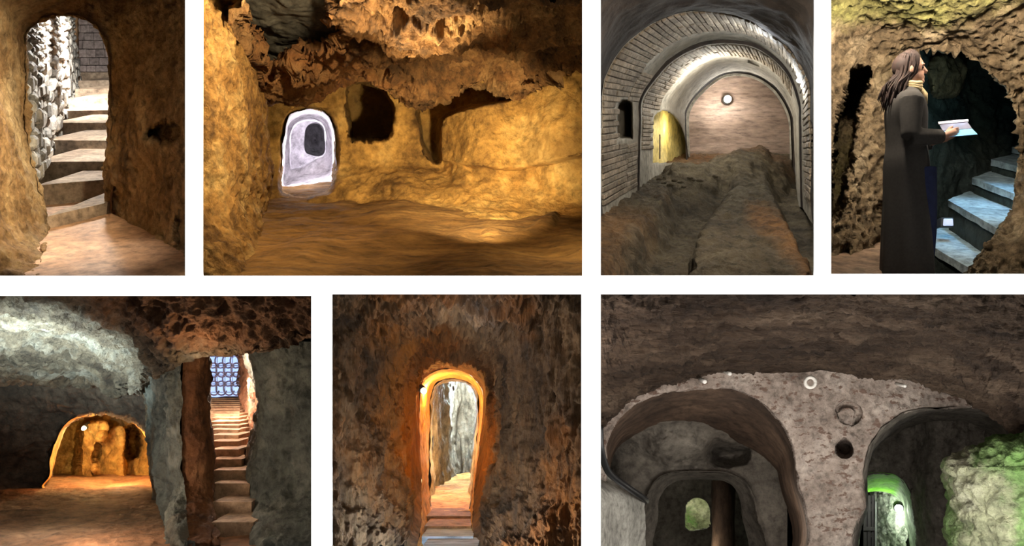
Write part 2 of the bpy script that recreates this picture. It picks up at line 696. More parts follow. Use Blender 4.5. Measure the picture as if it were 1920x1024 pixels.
# ================================================================== 1: rubble walled stair behind an arched doorway
R_gold = rock('golden_sandstone', [(98, 72, 44), (166, 130, 86), (198, 166, 118)], 2.2, 12, .8, .04, patch_col=(222, 194, 148), patch_scale=2.4, patch_at=.58)
R_brown = rock('brown_sandstone', [(58, 40, 22), (112, 78, 44), (146, 104, 62)], 1.8, 10, .5, .03, patch_col=(92, 56, 30), patch_scale=1.5, patch_at=.55)
R_floor1 = rock('worn_pink_paving', [(168, 128, 96), (190, 150, 116), (206, 170, 138)], .9, 9, .15, .01, rough=.7)
R_rub = rock('pale_rubble', [(126, 126, 122), (186, 184, 176), (218, 214, 204)], 3.2, 9, .5, .04, patch_col=(110, 114, 118), patch_scale=1.6, patch_at=.6)
R_brick1 = rock('grey_pink_block', [(132, 118, 112), (156, 142, 136), (172, 158, 150)], 3, 14, .25, .01, rnd=.22)
R_step1 = rock('worn_step_stone', [(120, 102, 84), (158, 138, 116), (184, 164, 140)], 2, 12, .2, .01, rnd=.1)
y01, C01 = 116, 2478 / .5172
fl1 = lambda x, y: (x, y, C01 / (y - y01))

outer = [(-60, 1046, 5.28), (-60, 500, 5.5), (-60, -60, 5.8), (180, -60, 6.3), (420, -60, 6.9), (560, -60, 6.5), (716, -60, 6.0), (718, 450, 5.85), (720, 985, 5.62)]
rim = [(128, 1046, 5.3), (150, 930, 5.9), (166, 840, 6.6), (150, 700, 6.75), (118, 600, 6.8), (100, 480, 6.8), (94, 250, 6.8), (96, 120, 6.8), (148, 74, 6.8), (230, 50, 6.8),
       (305, 66, 6.85), (362, 112, 6.9), (394, 200, 7.0), (400, 350, 7.05), (399, 500, 7.1), (380, 600, 7.15), (385, 690, 7.2), (408, 772, 7.3), (560, 850, 6.5), (722, 970, 5.65)]
n = 40
ro, rr = resample(outer, n), resample(rim, n)
# keep the corner of the jamb and the side wall where the photo has it
mid = ro * .45 + rr * .55
lip = rr + (mid - rr) * .06
deep = rr.copy()
ctr = np.array([250, 450, 0])
deep[:, :2] += (rr[:, :2] - ctr[:2]) * .05
deep[:, 2] += .5
deep[-10:, 2] = rr[-10:, 2] + .05
hole1 = smooth([(540, 470), (590, 445), (650, 450), (665, 480), (640, 505), (580, 515), (545, 500)])
shell('wall_left', V1, [ro, mid, lip, rr, deep], 420, 190, R_gold, 'golden sandstone wall around the arched opening to the stair',
      [('fbm', .07, 1.6, 4), ('ridge', .03, 5, 5), ('pit', .03, 11)], [('recess', hole1, .35, 14, 16), ('recess', smooth([(640, 800), (680, 790), (690, 900), (655, 900)]), .2, 18, 14)])
shell('floor', V1, [[fl1(x, y) for x in (60, 200, 420, 600, 760)] for y in (1040, 960, 900, 850, 800, 770, 720)], 160, 120, R_floor1,
      'worn pinkish stone floor before the rubble walled stair', [('fbm', .012, 2.5, 4)])
rows1 = [(150, 836, 783, 414, 770, 735), (136, 705, 672, 392, 683, 650), (112, 618, 584, 376, 617, 588), (152, 538, 507, 386, 540, 511), (186, 470, 446, 392, 470, 444),
         (203, 417, 402, 400, 415, 400), (243, 378, 358, 404, 374, 353), (272, 338, 324, 404, 336, 320), (284, 305, 293, 404, 303, 291), (288, 280, 264, 404, 280, 262)]
st1 = steps(V1, 'stone_staircase', rows1, y01, C01, R_step1, 'worn stone staircase rising past the pale rubble wall', .4, .006, 6)
yb = st1[-1][3]
rub = [[(70, 10, 6.85), (120, 10, 8.2), (180, 15, 10), (236, 20, 13.2), (266, 30, yb + .1)], [(80, 250, 6.85), (128, 230, 8.2), (185, 200, 10), (240, 150, 13.2), (268, 120, yb + .1)],
       [(96, 700, 6.85), (152, 640, 8.2), (200, 520, 10), (252, 430, 13.2), (292, 320, yb + .1)]]
wr = shell('wall_left', V1, rub, 200, 280, R_rub, 'pale rubble wall along the inside of the stair passage', [('ridge', .03, (5, 2.5, 5), 4), ('pit', .03, (8, 4, 8))])
R_rst = rock('pale_rubble_stone', [(128, 126, 120), (182, 178, 168), (214, 208, 196)], 3.0, 12, .5, .02, rnd=.42)
gr_ = cr(np.array(rub, float), 200)
gr_ = np.swapaxes(cr(np.swapaxes(gr_, 0, 1), 300), 0, 1)
rq = random.Random(12)


def rub_at(u, w):
    return tuple(gr_[int(min(max(w, 0), .999) * 199), int(min(max(u, 0), .999) * 299)])


u = .04
while u < .97:
    du = rq.uniform(.030, .05) * (1.15 - .35 * u)
    w = rq.uniform(0, .02)
    while w < .97:
        dw = rq.uniform(.045, .085)
        j = lambda k: rq.uniform(-k, k)
        q = [rub_at(u + j(.006), w + dw * .9 + j(.008)), rub_at(u + du * .88 + j(.006), w + dw * .9 + j(.008)), rub_at(u + du * .88 + j(.006), w + j(.008)), rub_at(u + j(.006), w + j(.008))]
        brick_on(V1, q, rq.uniform(.03, .085), R_rst, wr, 'stone', .012, .03)
        w += dw
    u += du
shell('wall_right', V1, [[(404, 10, 7.1), (404, 10, 12), (404, 10, yb + .1)], [(408, 780, 7.1), (404, 500, 12), (404, 300, yb + .1)]], 60, 60, R_brown,
      'brown rock wall on the hidden side of the stair passage', [('fbm', .05, 2, 3)])
wb = shell('wall_back', V1, [[(225, 0, yb + .25), (420, 0, yb + .25)], [(225, 300, yb + .25), (420, 300, yb + .25)]], 20, 20, plain('dark_mortar', (172, 162, 154), .9),
           'grey pink block wall closing the top of the stair')
r_ = random.Random(4)
yy = 262
row = 0
while yy > 20:
    h = r_.choice((24, 28, 31))
    x = 276 - (14 if row % 2 else 0)
    while x < 405:
        w = r_.choice((34, 42, 48))
        x0, x1 = max(x, 272), min(x + w - 2.5, 412)
        if x1 - x0 > 8:
            brick_on(V1, [(x0, yy, yb + .2), (x1, yy, yb + .2), (x1, yy - h + 2.5, yb + .2), (x0, yy - h + 2.5, yb + .2)], .05, R_brick1, wb)
        x += w
    yy -= h
    row += 1
R_pier1 = rock('rust_brown_pier', [(96, 70, 46), (142, 108, 74), (168, 140, 108)], 2.5, 10, .4, .03)
shell('wall_back', V1, [[(234, 0, yb - .4), (250, 0, yb - .6), (284, 0, yb - .6), (290, 0, yb + .2)], [(240, 120, yb - .4), (250, 120, yb - .6), (276, 120, yb - .6), (284, 120, yb + .2)],
                        [(262, 230, yb - .4), (266, 230, yb - .5), (282, 230, yb - .5), (286, 230, yb + .2)], [(276, 300, yb - .4), (280, 300, yb - .5), (288, 300, yb - .5), (290, 300, yb + .2)]], 40, 80, R_pier1,
      'rust brown rock pier between the rubble wall and the block wall', [('fbm', .08, 2.2, 4)])

# ================================================================== 2: golden chamber with the white tunnel
R_ch = rock('gold_chamber_rock', [(112, 78, 34), (176, 130, 62), (206, 164, 92)], 1.6, 11, .5, .03, patch_col=(120, 92, 50), patch_scale=1.1, patch_at=.58)
R_slab2 = rock('pitted_gold_slab', [(96, 64, 26), (170, 122, 58), (208, 166, 96)], 2.6, 13, .8, .04, pits=.9)
R_ceil2 = rock('craggy_ceiling', [(60, 42, 22), (142, 98, 52), (196, 150, 92)], 1.7, 10, .8, .05, patch_col=(160, 102, 52), patch_scale=1.4, patch_at=.62)
R_fl2 = rock('ochre_earth_floor', [(96, 66, 28), (130, 92, 44), (152, 112, 58)], 1.6, 9, .45, .03, stretch=(.5, 1.6, 1), rough=.9)
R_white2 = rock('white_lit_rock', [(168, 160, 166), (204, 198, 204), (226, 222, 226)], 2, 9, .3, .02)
R_blk2 = rock('smooth_ochre_face', [(150, 108, 58), (180, 138, 82), (192, 152, 96)], .9, 12, .25, .012, stretch=(.5, 1, 2))
y02, C02 = 200, 4250
fy2 = lambda y: C02 / (y - y02)
shell('floor', V2, [[(x, y, fy2(y)) for x in (120, 360, 620, 900, 1180, 1460)] for y in (1012, 940, 870, 810, 760, 715, 680, 650)], 300, 190, R_fl2,
      'uneven ochre earth floor of the golden chamber', [('fbm', .10, 1.0, 3), ('ridge', .022, (3, 6, 3), 4)], [('raise', smooth([(1050, 820), (1180, 815), (1290, 760), (1280, 800), (1190, 835), (1060, 835)]), .05, 12)])
sil = [(-40, 178, 8.0), (100, 218, 8.0), (200, 246, 8.0), (350, 266, 8.0), (600, 272, 7.9), (770, 250, 7.45), (890, 216, 6.2), (1014, 170, 5.24)]
lw = []
for y, x, Y in sil:
    a = min(Y, 5.55 + (0 if y < 800 else -.3))
    lw.append([(0, y, a), (x * .35, y, a + (Y - a) * .12), (x * .7, y, a + (Y - a) * .4), (x - 12, y, a + (Y - a) * .8), (x, y, Y), (x - 8, y, Y + .5), (x - 60, y, Y + 1.2)])
shell('wall_left', V2, lw, 170, 270, R_slab2, 'pitted golden rock slab beside the white tunnel mouth', [('fbm', .09, 1.8, 4), ('pit', .05, 6.5), ('ridge', .04, 6, 5)])
tun = smooth([(318, 672), (322, 560), (330, 460), (348, 412), (390, 392), (440, 393), (480, 412), (506, 460), (513, 530), (506, 620), (484, 680), (430, 696), (350, 694)])
nich = smooth([(560, 300), (640, 302), (690, 330), (716, 380), (716, 450), (700, 488), (660, 498), (575, 497), (562, 470), (552, 380)])
hollow = smooth([(800, 380), (850, 360), (960, 320), (1040, 300), (1150, 338), (1000, 372), (935, 394), (886, 425), (878, 500), (876, 572), (852, 568), (826, 520), (808, 440)])
blk = smooth([(884, 430), (905, 408), (945, 392), (1160, 345), (1300, 270), (1480, 170), (1480, 500), (1260, 578), (1085, 600), (905, 577), (882, 560)])
wy = {-40: 8.6, 200: 8.7, 400: 8.7, 600: 8.65, 720: 8.3, 790: 7.8}
wl = [[(x, y, Y - ((.5 if x > 1000 else 0) + (.35 if x > 1250 else 0)) * (1 if y < 650 else .15) - (.3 if y > 640 else 0) * (x > 700)) for x in (215, 350, 500, 640, 760, 880, 1020, 1180, 1320, 1480)] for y, Y in wy.items()]
shell('wall_back', V2, wl, 420, 300, R_ch, 'golden rock wall with a rounded niche and the tunnel mouth',
      [('fbm', .07, 1.4, 4), ('ridge', .02, 5, 4)], [('hole', tun, .35, 14, 5), ('recess', nich, 1.8, 7, 6), ('recess', hollow, .9, 9, 5), ('recess', blk, -.16, 8, 4),
       ('recess', smooth([(920, 585), (975, 590), (980, 640), (935, 650), (915, 620)]), -.07, 12, 6), ('recess', smooth([(520, 690), (700, 690), (860, 690), (960, 700), (960, 650), (800, 600), (540, 620)]), -.12, 25, 12)])
tsec = [(tun, 8.75), (tun, 9.2),
        (smooth([(330, 640), (334, 520), (346, 446), (390, 412), (440, 412), (478, 440), (494, 500), (498, 560), (490, 606), (450, 616), (400, 620), (350, 632)]), 10.6),
        (smooth([(346, 600), (344, 510), (356, 450), (392, 424), (440, 424), (470, 448), (478, 500), (478, 550), (440, 572), (410, 590), (380, 600)]), 10.7),
        (smooth([(352, 592), (350, 510), (362, 455), (396, 430), (440, 430), (468, 452), (475, 500), (474, 548), (440, 566), (410, 582), (380, 592)]), 12.0),
        (smooth([(402, 540), (400, 480), (410, 448), (432, 436), (455, 440), (470, 462), (475, 500), (472, 545), (452, 556), (425, 554)]), 12.1),
        (smooth([(404, 538), (402, 480), (412, 450), (434, 438), (454, 442), (468, 464), (472, 500), (470, 542), (452, 552), (425, 550)]), 13.6)]
ct = tsec[-1][0]
cx, cy = np.mean([p[0] for p in ct]), np.mean([p[1] for p in ct])
rows = [[(p[0], p[1], Y) for p in s] for s, Y in tsec] + [[(cx + (p[0] - cx) * .02, cy + (p[1] - cy) * .02, 13.9) for p in ct]]
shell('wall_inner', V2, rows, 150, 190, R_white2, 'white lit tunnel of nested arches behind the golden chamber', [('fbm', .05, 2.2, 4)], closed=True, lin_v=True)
edge = [(130, 320), (200, 330), (280, 350), (400, 342), (500, 330), (600, 306), (690, 328), (760, 372), (805, 386), (870, 360), (960, 318), (1040, 292), (1110, 320), (1160, 332), (1240, 292), (1330, 238), (1400, 204), (1480, 178)]
crow = []
for f, dy in ((0, 0), (.3, .25), (.55, .55), (.8, .82), (.95, .97), (1, 1)):
    crow.append([(x, -50 + (e + 50) * dy, 5.5 + (8.0 - 5.5 - (.5 if x > 1200 else 0)) * f ** 1.1) for x, e in edge])
crow.append([(x, e - 45, 8.75) for x, e in edge])
shell('ceiling', V2, crow, 420, 260, R_ceil2, 'craggy brown rock ceiling hanging over the golden chamber',
      [('fbm', .30, 1.0, 5), ('ridge', .17, 2.4, 6), ('pit', .22, 3.0), ('ridge', .04, 7, 4), ('pit', .08, 8)],
      [('hole', smooth([(150, -90), (480, -90), (500, 20), (470, 75), (520, 100), (470, 150), (380, 190), (300, 235), (240, 230), (205, 120)]), .5, 30, 22)])

R_gsm2 = rock('smooth_grey_roof', [(60, 56, 47), (92, 86, 72), (118, 110, 92)], 1.4, 9, .4, .03)
shell('ceiling', V2, [[(120, -55, 6.5), (330, -55, 6.5), (560, -55, 6.5)], [(120, 80, 7.2), (330, 80, 7.2), (540, 80, 7.2)], [(120, 200, 8.0), (330, 200, 8.0), (520, 200, 8.0)], [(120, 300, 8.5), (330, 300, 8.5), (520, 300, 8.5)]], 110, 110, R_gsm2,
      'smooth grey hollow in the craggy ceiling of the golden chamber', [('fbm', .16, 1.4, 4), ('ridge', .02, 5, 4)])

# ================================================================== 3: vaulted brick cellar
R_brick3 = rock('grey_brown_brick', [(96, 86, 74), (132, 120, 104), (156, 144, 128)], 2.4, 14, .35, .015, rnd=.3)
R_plast3 = rock('grey_plaster', [(118, 112, 100), (146, 140, 128), (164, 158, 146)], 1.2, 10, .25, .015, patch_col=(96, 84, 66), patch_scale=.9, patch_at=.6)
R_dark3 = rock('dark_vault', [(26, 23, 21), (42, 36, 32), (58, 48, 40)], 1.0, 9, .4, .02)  # near-black brown of the front vault and the thin ribs
R_back3 = rock('pinkish_back_wall', [(112, 94, 80), (138, 118, 104), (152, 134, 120)], 1.2, 10, .25, .015, stretch=(.4, 1, 1.8))
R_earth3 = rock('olive_earth', [(58, 50, 38), (92, 82, 64), (116, 104, 82)], 1.5, 9, .8, .05, patch_col=(124, 84, 48), patch_scale=.7, patch_at=.60, stain_or_light=(138, 98, 56))
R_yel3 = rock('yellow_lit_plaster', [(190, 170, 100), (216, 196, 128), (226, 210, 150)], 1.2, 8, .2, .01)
y03, C03 = 1.0 * 130, 5.35 * (525 - 130)
f3 = lambda y: C03 / (y - y03)
Lz = lambda pts: [(1120 + .2149 * a, .2149 * b) for a, b in pts]
A1 = [(1127, 420), (1127, 300), (1128, 200)] + Lz([(62, 700), (180, 460), (330, 310), (560, 165), (850, 95), (1200, 130), (1450, 240), (1700, 460), (1840, 720)]) + [(1519, 200), (1521, 300), (1523, 420)]
A2 = [(1195, 372), (1196, 290), (1198, 225)] + Lz([(372, 860), (480, 680), (620, 520), (800, 410), (1000, 352), (1300, 360), (1500, 450), (1680, 640), (1770, 900)]) + [(1502, 230), (1503, 300), (1505, 390)]
A3 = [(1199, 374), (1200, 290), (1202, 228)] + Lz([(392, 870), (500, 700), (640, 548), (815, 440), (1005, 384), (1290, 392), (1485, 480), (1660, 660), (1750, 910)]) + [(1498, 232), (1499, 300), (1501, 388)]
B2 = [(1289, 345), (1285, 270), (1284, 222)] + Lz([(768, 960), (835, 845), (955, 725), (1085, 645), (1230, 622), (1400, 656), (1550, 752), (1650, 890), (1705, 1030)]) + [(1488, 250), (1490, 300), (1490, 390)]
B3 = [(1292, 345), (1288, 270), (1287, 224)] + Lz([(785, 965), (850, 855), (968, 740), (1092, 662), (1232, 640), (1392, 674), (1536, 768), (1634, 900), (1688, 1035)]) + [(1484.5, 252), (1486, 300), (1486, 390)]
B4 = [(1296, 345), (1293, 270), (1292, 228)] + Lz([(810, 980), (870, 870), (985, 758), (1102, 682), (1236, 662), (1385, 696), (1520, 788), (1612, 915), (1664, 1045)]) + [(1480, 254), (1481, 300), (1481, 390)]
n = 64


def lp(pts, Y):
    return resample([(a, b, Y) for a, b in pts], n)


front = lp([(1100, 560), (1100, 300), (1100, 120), (1105, -45), (1320, -60), (1545, -45), (1552, 120), (1552, 300), (1552, 560)], 5.3)
a1 = lp(A1, 7.6)
a1d = lp([(a + (a - 1320) * .06, b - 11 if b < 250 else b) for a, b in A1], 7.2)
shell('ceiling', V3, [front, a1d * .5 + front * .5, a1d, a1], 160, 90, R_dark3, 'dark front vault of the brick cellar', [('fbm', .05, 1.5, 4)])
a2 = lp(A2, 9.2)
a3a, a3 = lp(A3, 9.2), lp(A3, 9.4)
b2 = lp(B2, 12.4)
win3 = [(1157, 258), (1157, 206), (1160, 194), (1168, 189), (1178, 190), (1184, 196), (1185, 258)]
vA = shell('wall_left', V3, [a1, a2], 240, 70, R_plast3, 'grey brick barrel vault in front with a small dark window', [('fbm', .01, 4, 3)], [('recess', win3, .8, 2)])
shell('trim_1', V3, [a2, a3a, a3], 200, 8, R_dark3, 'thin dark rib between the two brick vaults', lin_v=True)
door3 = [(1223, 306), (1223, 232), (1226, 218), (1232, 211), (1241, 207), (1252, 209), (1262, 215), (1270, 224), (1277, 236), (1282, 250), (1287, 270), (1290, 290), (1290, 306)]
vB = shell('wall_inner', V3, [a3, b2], 300, 150, R_plast3, 'grey plastered inner vault with a low arched side opening', [('fbm', .01, 4, 3)], [('hole', door3, .05, 3), ('recess', [(1404, 112), (1412, 112), (1425, 120), (1424, 125), (1404, 117)], .25, 2)])
b3a, b3, b4a, b4 = lp(B3, 12.45), lp(B3, 12.6), lp(B4, 12.62), lp(B4, 13.2)
shell('trim_2', V3, [b2, b3a], 160, 8, R_dark3, 'dark joint around the moulded end arch', lin_v=True)
shell('trim_3', V3, [b3a * .999, b3, b4a, b4], 160, 24, R_plast3, 'pale moulded ring of the end arch', lin_v=True)
shell('wall_back', V3, [[(1270, 120, 13.2), (1380, 120, 13.2), (1500, 120, 13.2)], [(1270, 340, 13.2), (1380, 340, 13.2), (1500, 340, 13.2)]], 90, 90, R_back3,
      'pinkish grey end wall of the vaulted cellar', [('fbm', .04, .8, 3), ('chip', .012, (.6, 1, 2.2))])
shell('wall_left', V3, [[(p[0], p[1], 10.3 + (p[0] - 1224) * .033 + e) for p in door3] for e in (0, .45)], 90, 20, R_plast3, 'reveal of the low arched side opening', closed=True, lin_v=True)
shell('wall_inner', V3, [[(1212, 195, 10.9), (1300, 195, 13.6)], [(1212, 312, 10.9), (1300, 312, 13.6)]], 30, 30, R_yel3, 'yellow lit wall seen through the low arched side opening', [('fbm', .05, 1.2, 3)])
dfr = empty('door_frame', V3.P(1237, 298, 11.0), 'narrow dark door post inside the yellow lit side opening', 'post')
link('post', hexa([V3.P(1236, 298, 10.95), V3.P(1238.5, 298, 10.95), V3.P(1238.5, 298, 11.05), V3.P(1236, 298, 11.05),
                   V3.P(1236, 252, 10.95), V3.P(1238.5, 252, 10.95), V3.P(1238.5, 252, 11.05), V3.P(1236, 252, 11.05)], .004), plain('dark_wood', (70, 52, 34)), dfr)


def courses(parent, La, Lb, count, spans, t0, t1, th, skip=None, name='brick'):
    """courses of blocks standing a little proud of a vault between two edge lines"""
    T = np.linspace(t0, t1, count + 1)
    A, B = resample([tuple(p) for p in La], 400), resample([tuple(p) for p in Lb], 400)
    pick = lambda L, t: np.array([np.interp(t * 399, np.arange(400), L[:, k]) for k in range(3)])
    rr = random.Random(count)
    for i in range(count):
        g = .12 * (T[1] - T[0])
        ta, tb = T[i] + g / 2, T[i + 1] - g / 2
        cuts = spans if i % 2 else [(a * .0 + b, c) for b, c, a in [(s[0], s[1], 0) for s in spans]]
        off = .0 if i % 2 else .5
        w = spans[0][1] - spans[0][0]
        for (s0, s1) in spans:
            e0, e1 = s0 + off * w * .6, min(s1 + off * w * .6, spans[-1][1])
            if s0 == spans[0][0] and off:
                e0 = s0
            if e1 - e0 < .04:
                continue
            q = []
            for t, s in ((ta, e0), (ta, e1 - .012), (tb, e1 - .012), (tb, e0)):
                q.append(pick(A, t) * (1 - s) + pick(B, t) * s)
            c = np.mean(q, 0)
            if skip and sdist(np.array([c[0]]), np.array([c[1]]), skip)[0] < 7:
                continue
            brick_on(V3, q, th * rr.uniform(.6, 1.3), R_brick3, parent, name, .006, .008)


courses(vA, a1, a2, 78, [(.02, .36), (.36, .70)], .03, .97, .018, win3)
courses(vA, a1, a2, 26, [(.70, .98)], .03, .30, .012, win3)
courses(vB, a3, b2, 56, [(.03, .22), (.22, .42)], .12, .70, .014, [(p[0], p[1]) for p in door3])
# earth floor: left bank, channel and long mound
chan = smooth([(1262, 346), (1256, 372), (1190, 445), (1136, 515), (1110, 565), (1272, 565), (1296, 466), (1338, 383), (1374, 335), (1320, 338)])
trench = smooth([(1452, 322), (1474, 400), (1512, 474), (1535, 530), (1580, 540), (1580, 310)])
ridge3 = smooth([(1250, 330), (1330, 318), (1400, 290), (1436, 296), (1420, 318), (1380, 335), (1300, 345)])
shell('floor', V3, [[(x, y, f3(y)) for x in (1095, 1180, 1260, 1340, 1420, 1560)] for y in (530, 490, 450, 410, 375, 345, 322, 305, 292, 284)], 260, 300, R_earth3,
      'trodden olive earth floor with a long mound in the vaulted cellar', [('fbm', .05, 1.6, 4), ('ridge', .06, 3.5, 5), ('fbm', .02, 9, 3)],
      [('raise', chan, -.36, 14, 10), ('raise', trench, -.34, 14, 8), ('raise', ridge3, .18, 12, 12),
       ('stain_or_light', smooth([(1400, 385), (1450, 390), (1485, 430), (1525, 470), (1535, 520), (1500, 515), (1462, 465), (1410, 420)]), .9, 16, 12),
       ('stain_or_light', smooth([(1120, 400), (1190, 395), (1225, 405), (1180, 440), (1150, 500), (1120, 520)]), .6, 18, 12)])
for i in range(12):
    rq = random.Random(50 + i)
    x = 1236 + i * 9.5 + rq.uniform(-2, 2)
    y = 337 + (i % 3) * 6 - max(0, i - 5) * 3 + rq.uniform(-2, 2)
    Y = f3(y) - .24
    r = rq.uniform(3, 6) * Y / F
    bm = bmesh.new()
    bmesh.ops.create_icosphere(bm, subdivisions=2, radius=1)
    P = np.array([q.co[:] for q in bm.verts])
    h = 1 + .5 * fbm(P * 1.2 + i * 7, 3)
    sx, sy, sz = r * rq.uniform(1, 1.6), r * rq.uniform(.8, 1.3), r * rq.uniform(.5, .8)
    c = V3.P(x, y, Y)
    for q, k in zip(bm.verts, h):
        q.co = Vector((q.co.x * sx, q.co.y * sy, q.co.z * sz)) * float(k) + c
    me = bpy.data.meshes.new('stone')
    bm.to_mesh(me)
    bm.free()
    tag(link('rubble_stone', me, R_earth3), 'loose brown rubble stone on the earth floor below the end arch', 'stone', 'rubble stones on the cellar floor')


def bulkhead(v, x, y, Y, r, label, n, strength, col):
    """round lamp: body and lit lens, facing n"""
    c = v.P(x, y, Y)
    n = Vector(n).normalized()
    root = empty('wall_lamp', c, label, 'lamp')
    link('lamp_body', mesh_of(tube([c - n * .09, c - n * .03, c, c + n * .015], [r, r * 1.05, r * 1.05, r * .9], 20)), plain('lamp_body', (70, 70, 68), .5), root)
    link('lens', mesh_of(tube([c + n * .0, c + n * .03, c + n * .055, c + n * .065], [r * .86, r * .8, r * .5, r * .1], 20)), plain('lit_lens', (255, 255, 250), .3, 0, strength, col), root)
    return root


bulkhead(V3, 1364, 186, 13.05, .07, 'glowing round lamp on the pinkish end wall of the cellar', (0, -1, -.1), 20, (255, 250, 240))
bulkhead(V3, 1503, 150, 8.3, .035, 'glowing round lamp high on the pale side of the brick vault', (-1, -.4, -.2), 8, (245, 252, 255))
lamp(V3, 1364, 186, 12.8, (1, .96, .9), 34, .05)
lamp(V3, 1490, 154, 8.2, (.9, .97, 1), 20, .06)
lamp(V3, 1262, 240, 11.9, (1, .88, .5), 9, .1)
# ================================================================== 4: rough doorway, person and blue lit steps
R_rough4 = rock('nubbly_tan_rock', [(72, 60, 42), (142, 120, 90), (188, 166, 132)], 2.8, 13, .8, .05, patch_col=(112, 100, 58), patch_scale=.9, patch_at=.62, pits=.9, stain_or_light=(134, 136, 62))
R_teal4 = rock('dark_teal_rock', [(30, 34, 30), (48, 54, 50), (68, 74, 68)], 1.4, 9, .5, .03, patch_col=(70, 62, 44), patch_scale=.8, patch_at=.62, stain_or_light=(120, 96, 66))
R_tread4 = rock('pale_lit_tread', [(104, 112, 116), (140, 150, 154), (166, 174, 176)], 2, 12, .25, .012)  # paler than the risers: light on the treads put into the colour
R_fl4 = rock('dusty_brown_floor', [(112, 88, 68), (142, 116, 94), (160, 134, 110)], 1.4, 10, .4, .02)
out4 = [(-60, 1040, 5.7), (-60, 500, 6.1), (-60, -60, 5.8), (380, -60, 5.7), (800, -60, 5.8), (800, 400, 6.2), (790, 1040, 5.8)]
rim4 = [(300, 1060, 6.9), (296, 700, 7.0), (286, 420, 7.0), (300, 250, 6.9), (350, 178, 6.75), (430, 172, 6.7), (520, 186, 6.7), (600, 240, 6.7), (680, 322, 6.7), (714, 430, 6.75), (726, 590, 6.75), (716, 735, 6.6), (655, 830, 6.4),
        (600, 905, 6.2), (540, 985, 5.9), (490, 1060, 5.7)]
n = 44
ro, rr = resample(out4, n), resample(rim4, n)
mid = ro * .5 + rr * .5
mid[:, 2] += .15
deep = rr.copy()
deep[:, :2] += (rr[:, :2] - np.array([520, 560])) * .03
deep[:, 2] += .6
crev = smooth([(160, 285), (118, 300), (84, 380), (48, 520), (34, 740), (62, 745), (96, 600), (112, 575), (124, 440), (140, 350)])
shell('wall_front', V4, [ro, mid, rr * .94 + mid * .06, rr, deep], 420, 200, R_rough4, 'nubbly tan rock wall around the opening to the blue steps',
      [('fbm', .10, 1.5, 5), ('ridge', .05, 4.5, 5), ('pit', .06, 6), ('pit', .06, 14)], [('recess', grow(crev, 1.12), 1.3, 16, 10), ('stain_or_light', [(-80, -90), (820, -90), (820, -10), (600, 40), (420, 90), (200, 70), (-80, 110)], .75, 45, 40), ('recess', smooth([(120, 470), (215, 330), (230, 700), (160, 960), (90, 900)]), -.2, 30, 12)])
shell('floor', V4, [[(x, y, Y) for x in (-60, 80, 200, 310, 395)] for y, Y in ((1042, 5.3), (1000, 5.6), (950, 6.05), (900, 6.6), (850, 7.2))], 120, 70, R_fl4,
      'dusty brown rock floor at the feet of the person', [('fbm', .03, 2.5, 4)])
shell('wall_back', V4, [[(250, 60, 7.6), (420, 60, 9.0), (620, 60, 9.6), (860, 60, 9.8)], [(250, 300, 7.6), (420, 320, 9.0), (620, 330, 9.7), (860, 330, 10.0)],
                        [(250, 700, 7.6), (420, 700, 8.9), (620, 620, 9.4), (860, 560, 10.2)], [(250, 1060, 7.4), (420, 1060, 8.6), (620, 1000, 9.0), (860, 900, 9.6)]], 180, 220, R_teal4,
      'dark teal rock wall behind the blue lit steps', [('fbm', .22, 1.0, 4), ('ridge', .06, 3, 4)],
      [('recess', smooth([(410, 210), (500, 215), (505, 310), (440, 345), (400, 330)]), -.35, 10, 6), ('stain_or_light', smooth([(410, 205), (505, 210), (510, 315), (440, 350), (395, 335)]), .9, 8, 6)])
zz = lambda a, b: ((1640 + .2441 * a - 1540) / .5177, (270 + .2441 * b) / .5177)
root = empty('rock_staircase', V4.P(560, 960, 7.2), 'rough rock-cut staircase with blue lit treads climbing past the person', 'staircase')
yh = 100 / .5177
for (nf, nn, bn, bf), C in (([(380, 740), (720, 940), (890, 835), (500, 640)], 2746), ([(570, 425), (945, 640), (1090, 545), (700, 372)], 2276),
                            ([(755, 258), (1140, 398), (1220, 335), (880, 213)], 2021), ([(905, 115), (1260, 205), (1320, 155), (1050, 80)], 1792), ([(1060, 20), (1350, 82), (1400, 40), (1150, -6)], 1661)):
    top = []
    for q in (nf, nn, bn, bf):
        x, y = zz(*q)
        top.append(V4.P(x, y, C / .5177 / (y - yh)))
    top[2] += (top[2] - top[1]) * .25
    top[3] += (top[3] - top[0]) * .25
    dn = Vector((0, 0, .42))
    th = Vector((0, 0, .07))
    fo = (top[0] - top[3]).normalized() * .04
    sp = link('step', hexa([p - dn for p in top] + [p - th for p in top], .02, 2, 0, 6, .03), R_teal4, root)  # dark riser block, the riser shade is put into its colour
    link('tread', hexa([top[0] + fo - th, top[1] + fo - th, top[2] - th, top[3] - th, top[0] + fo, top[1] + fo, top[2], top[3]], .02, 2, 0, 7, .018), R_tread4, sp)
lroot = empty('floodlight', V4.P(452, 806, 7.8), 'small white floodlight lying on the lowest blue step', 'lamp')
cl = V4.P(452, 806, 7.8)
link('housing', hexa([cl + Vector(p) for p in ((-.07, -.03, -.05), (.07, -.03, -.05), (.07, .06, -.05), (-.07, .06, -.05), (-.06, -.03, .05), (.06, -.03, .05), (.06, .06, .04), (-.06, .06, .04))], .012, 2), plain('floodlight_housing', (40, 42, 48)), lroot)
link('lens', hexa([cl + Vector(p) for p in ((-.05, -.045, -.035), (.05, -.045, -.035), (.05, -.028, -.035), (-.05, -.028, -.035), (-.045, -.045, .035), (.045, -.045, .035), (.045, -.028, .035), (-.045, -.028, .035))], .01, 2), plain('floodlight_lens', (210, 220, 245), .3, 0, .5, (190, 205, 245)), lroot)


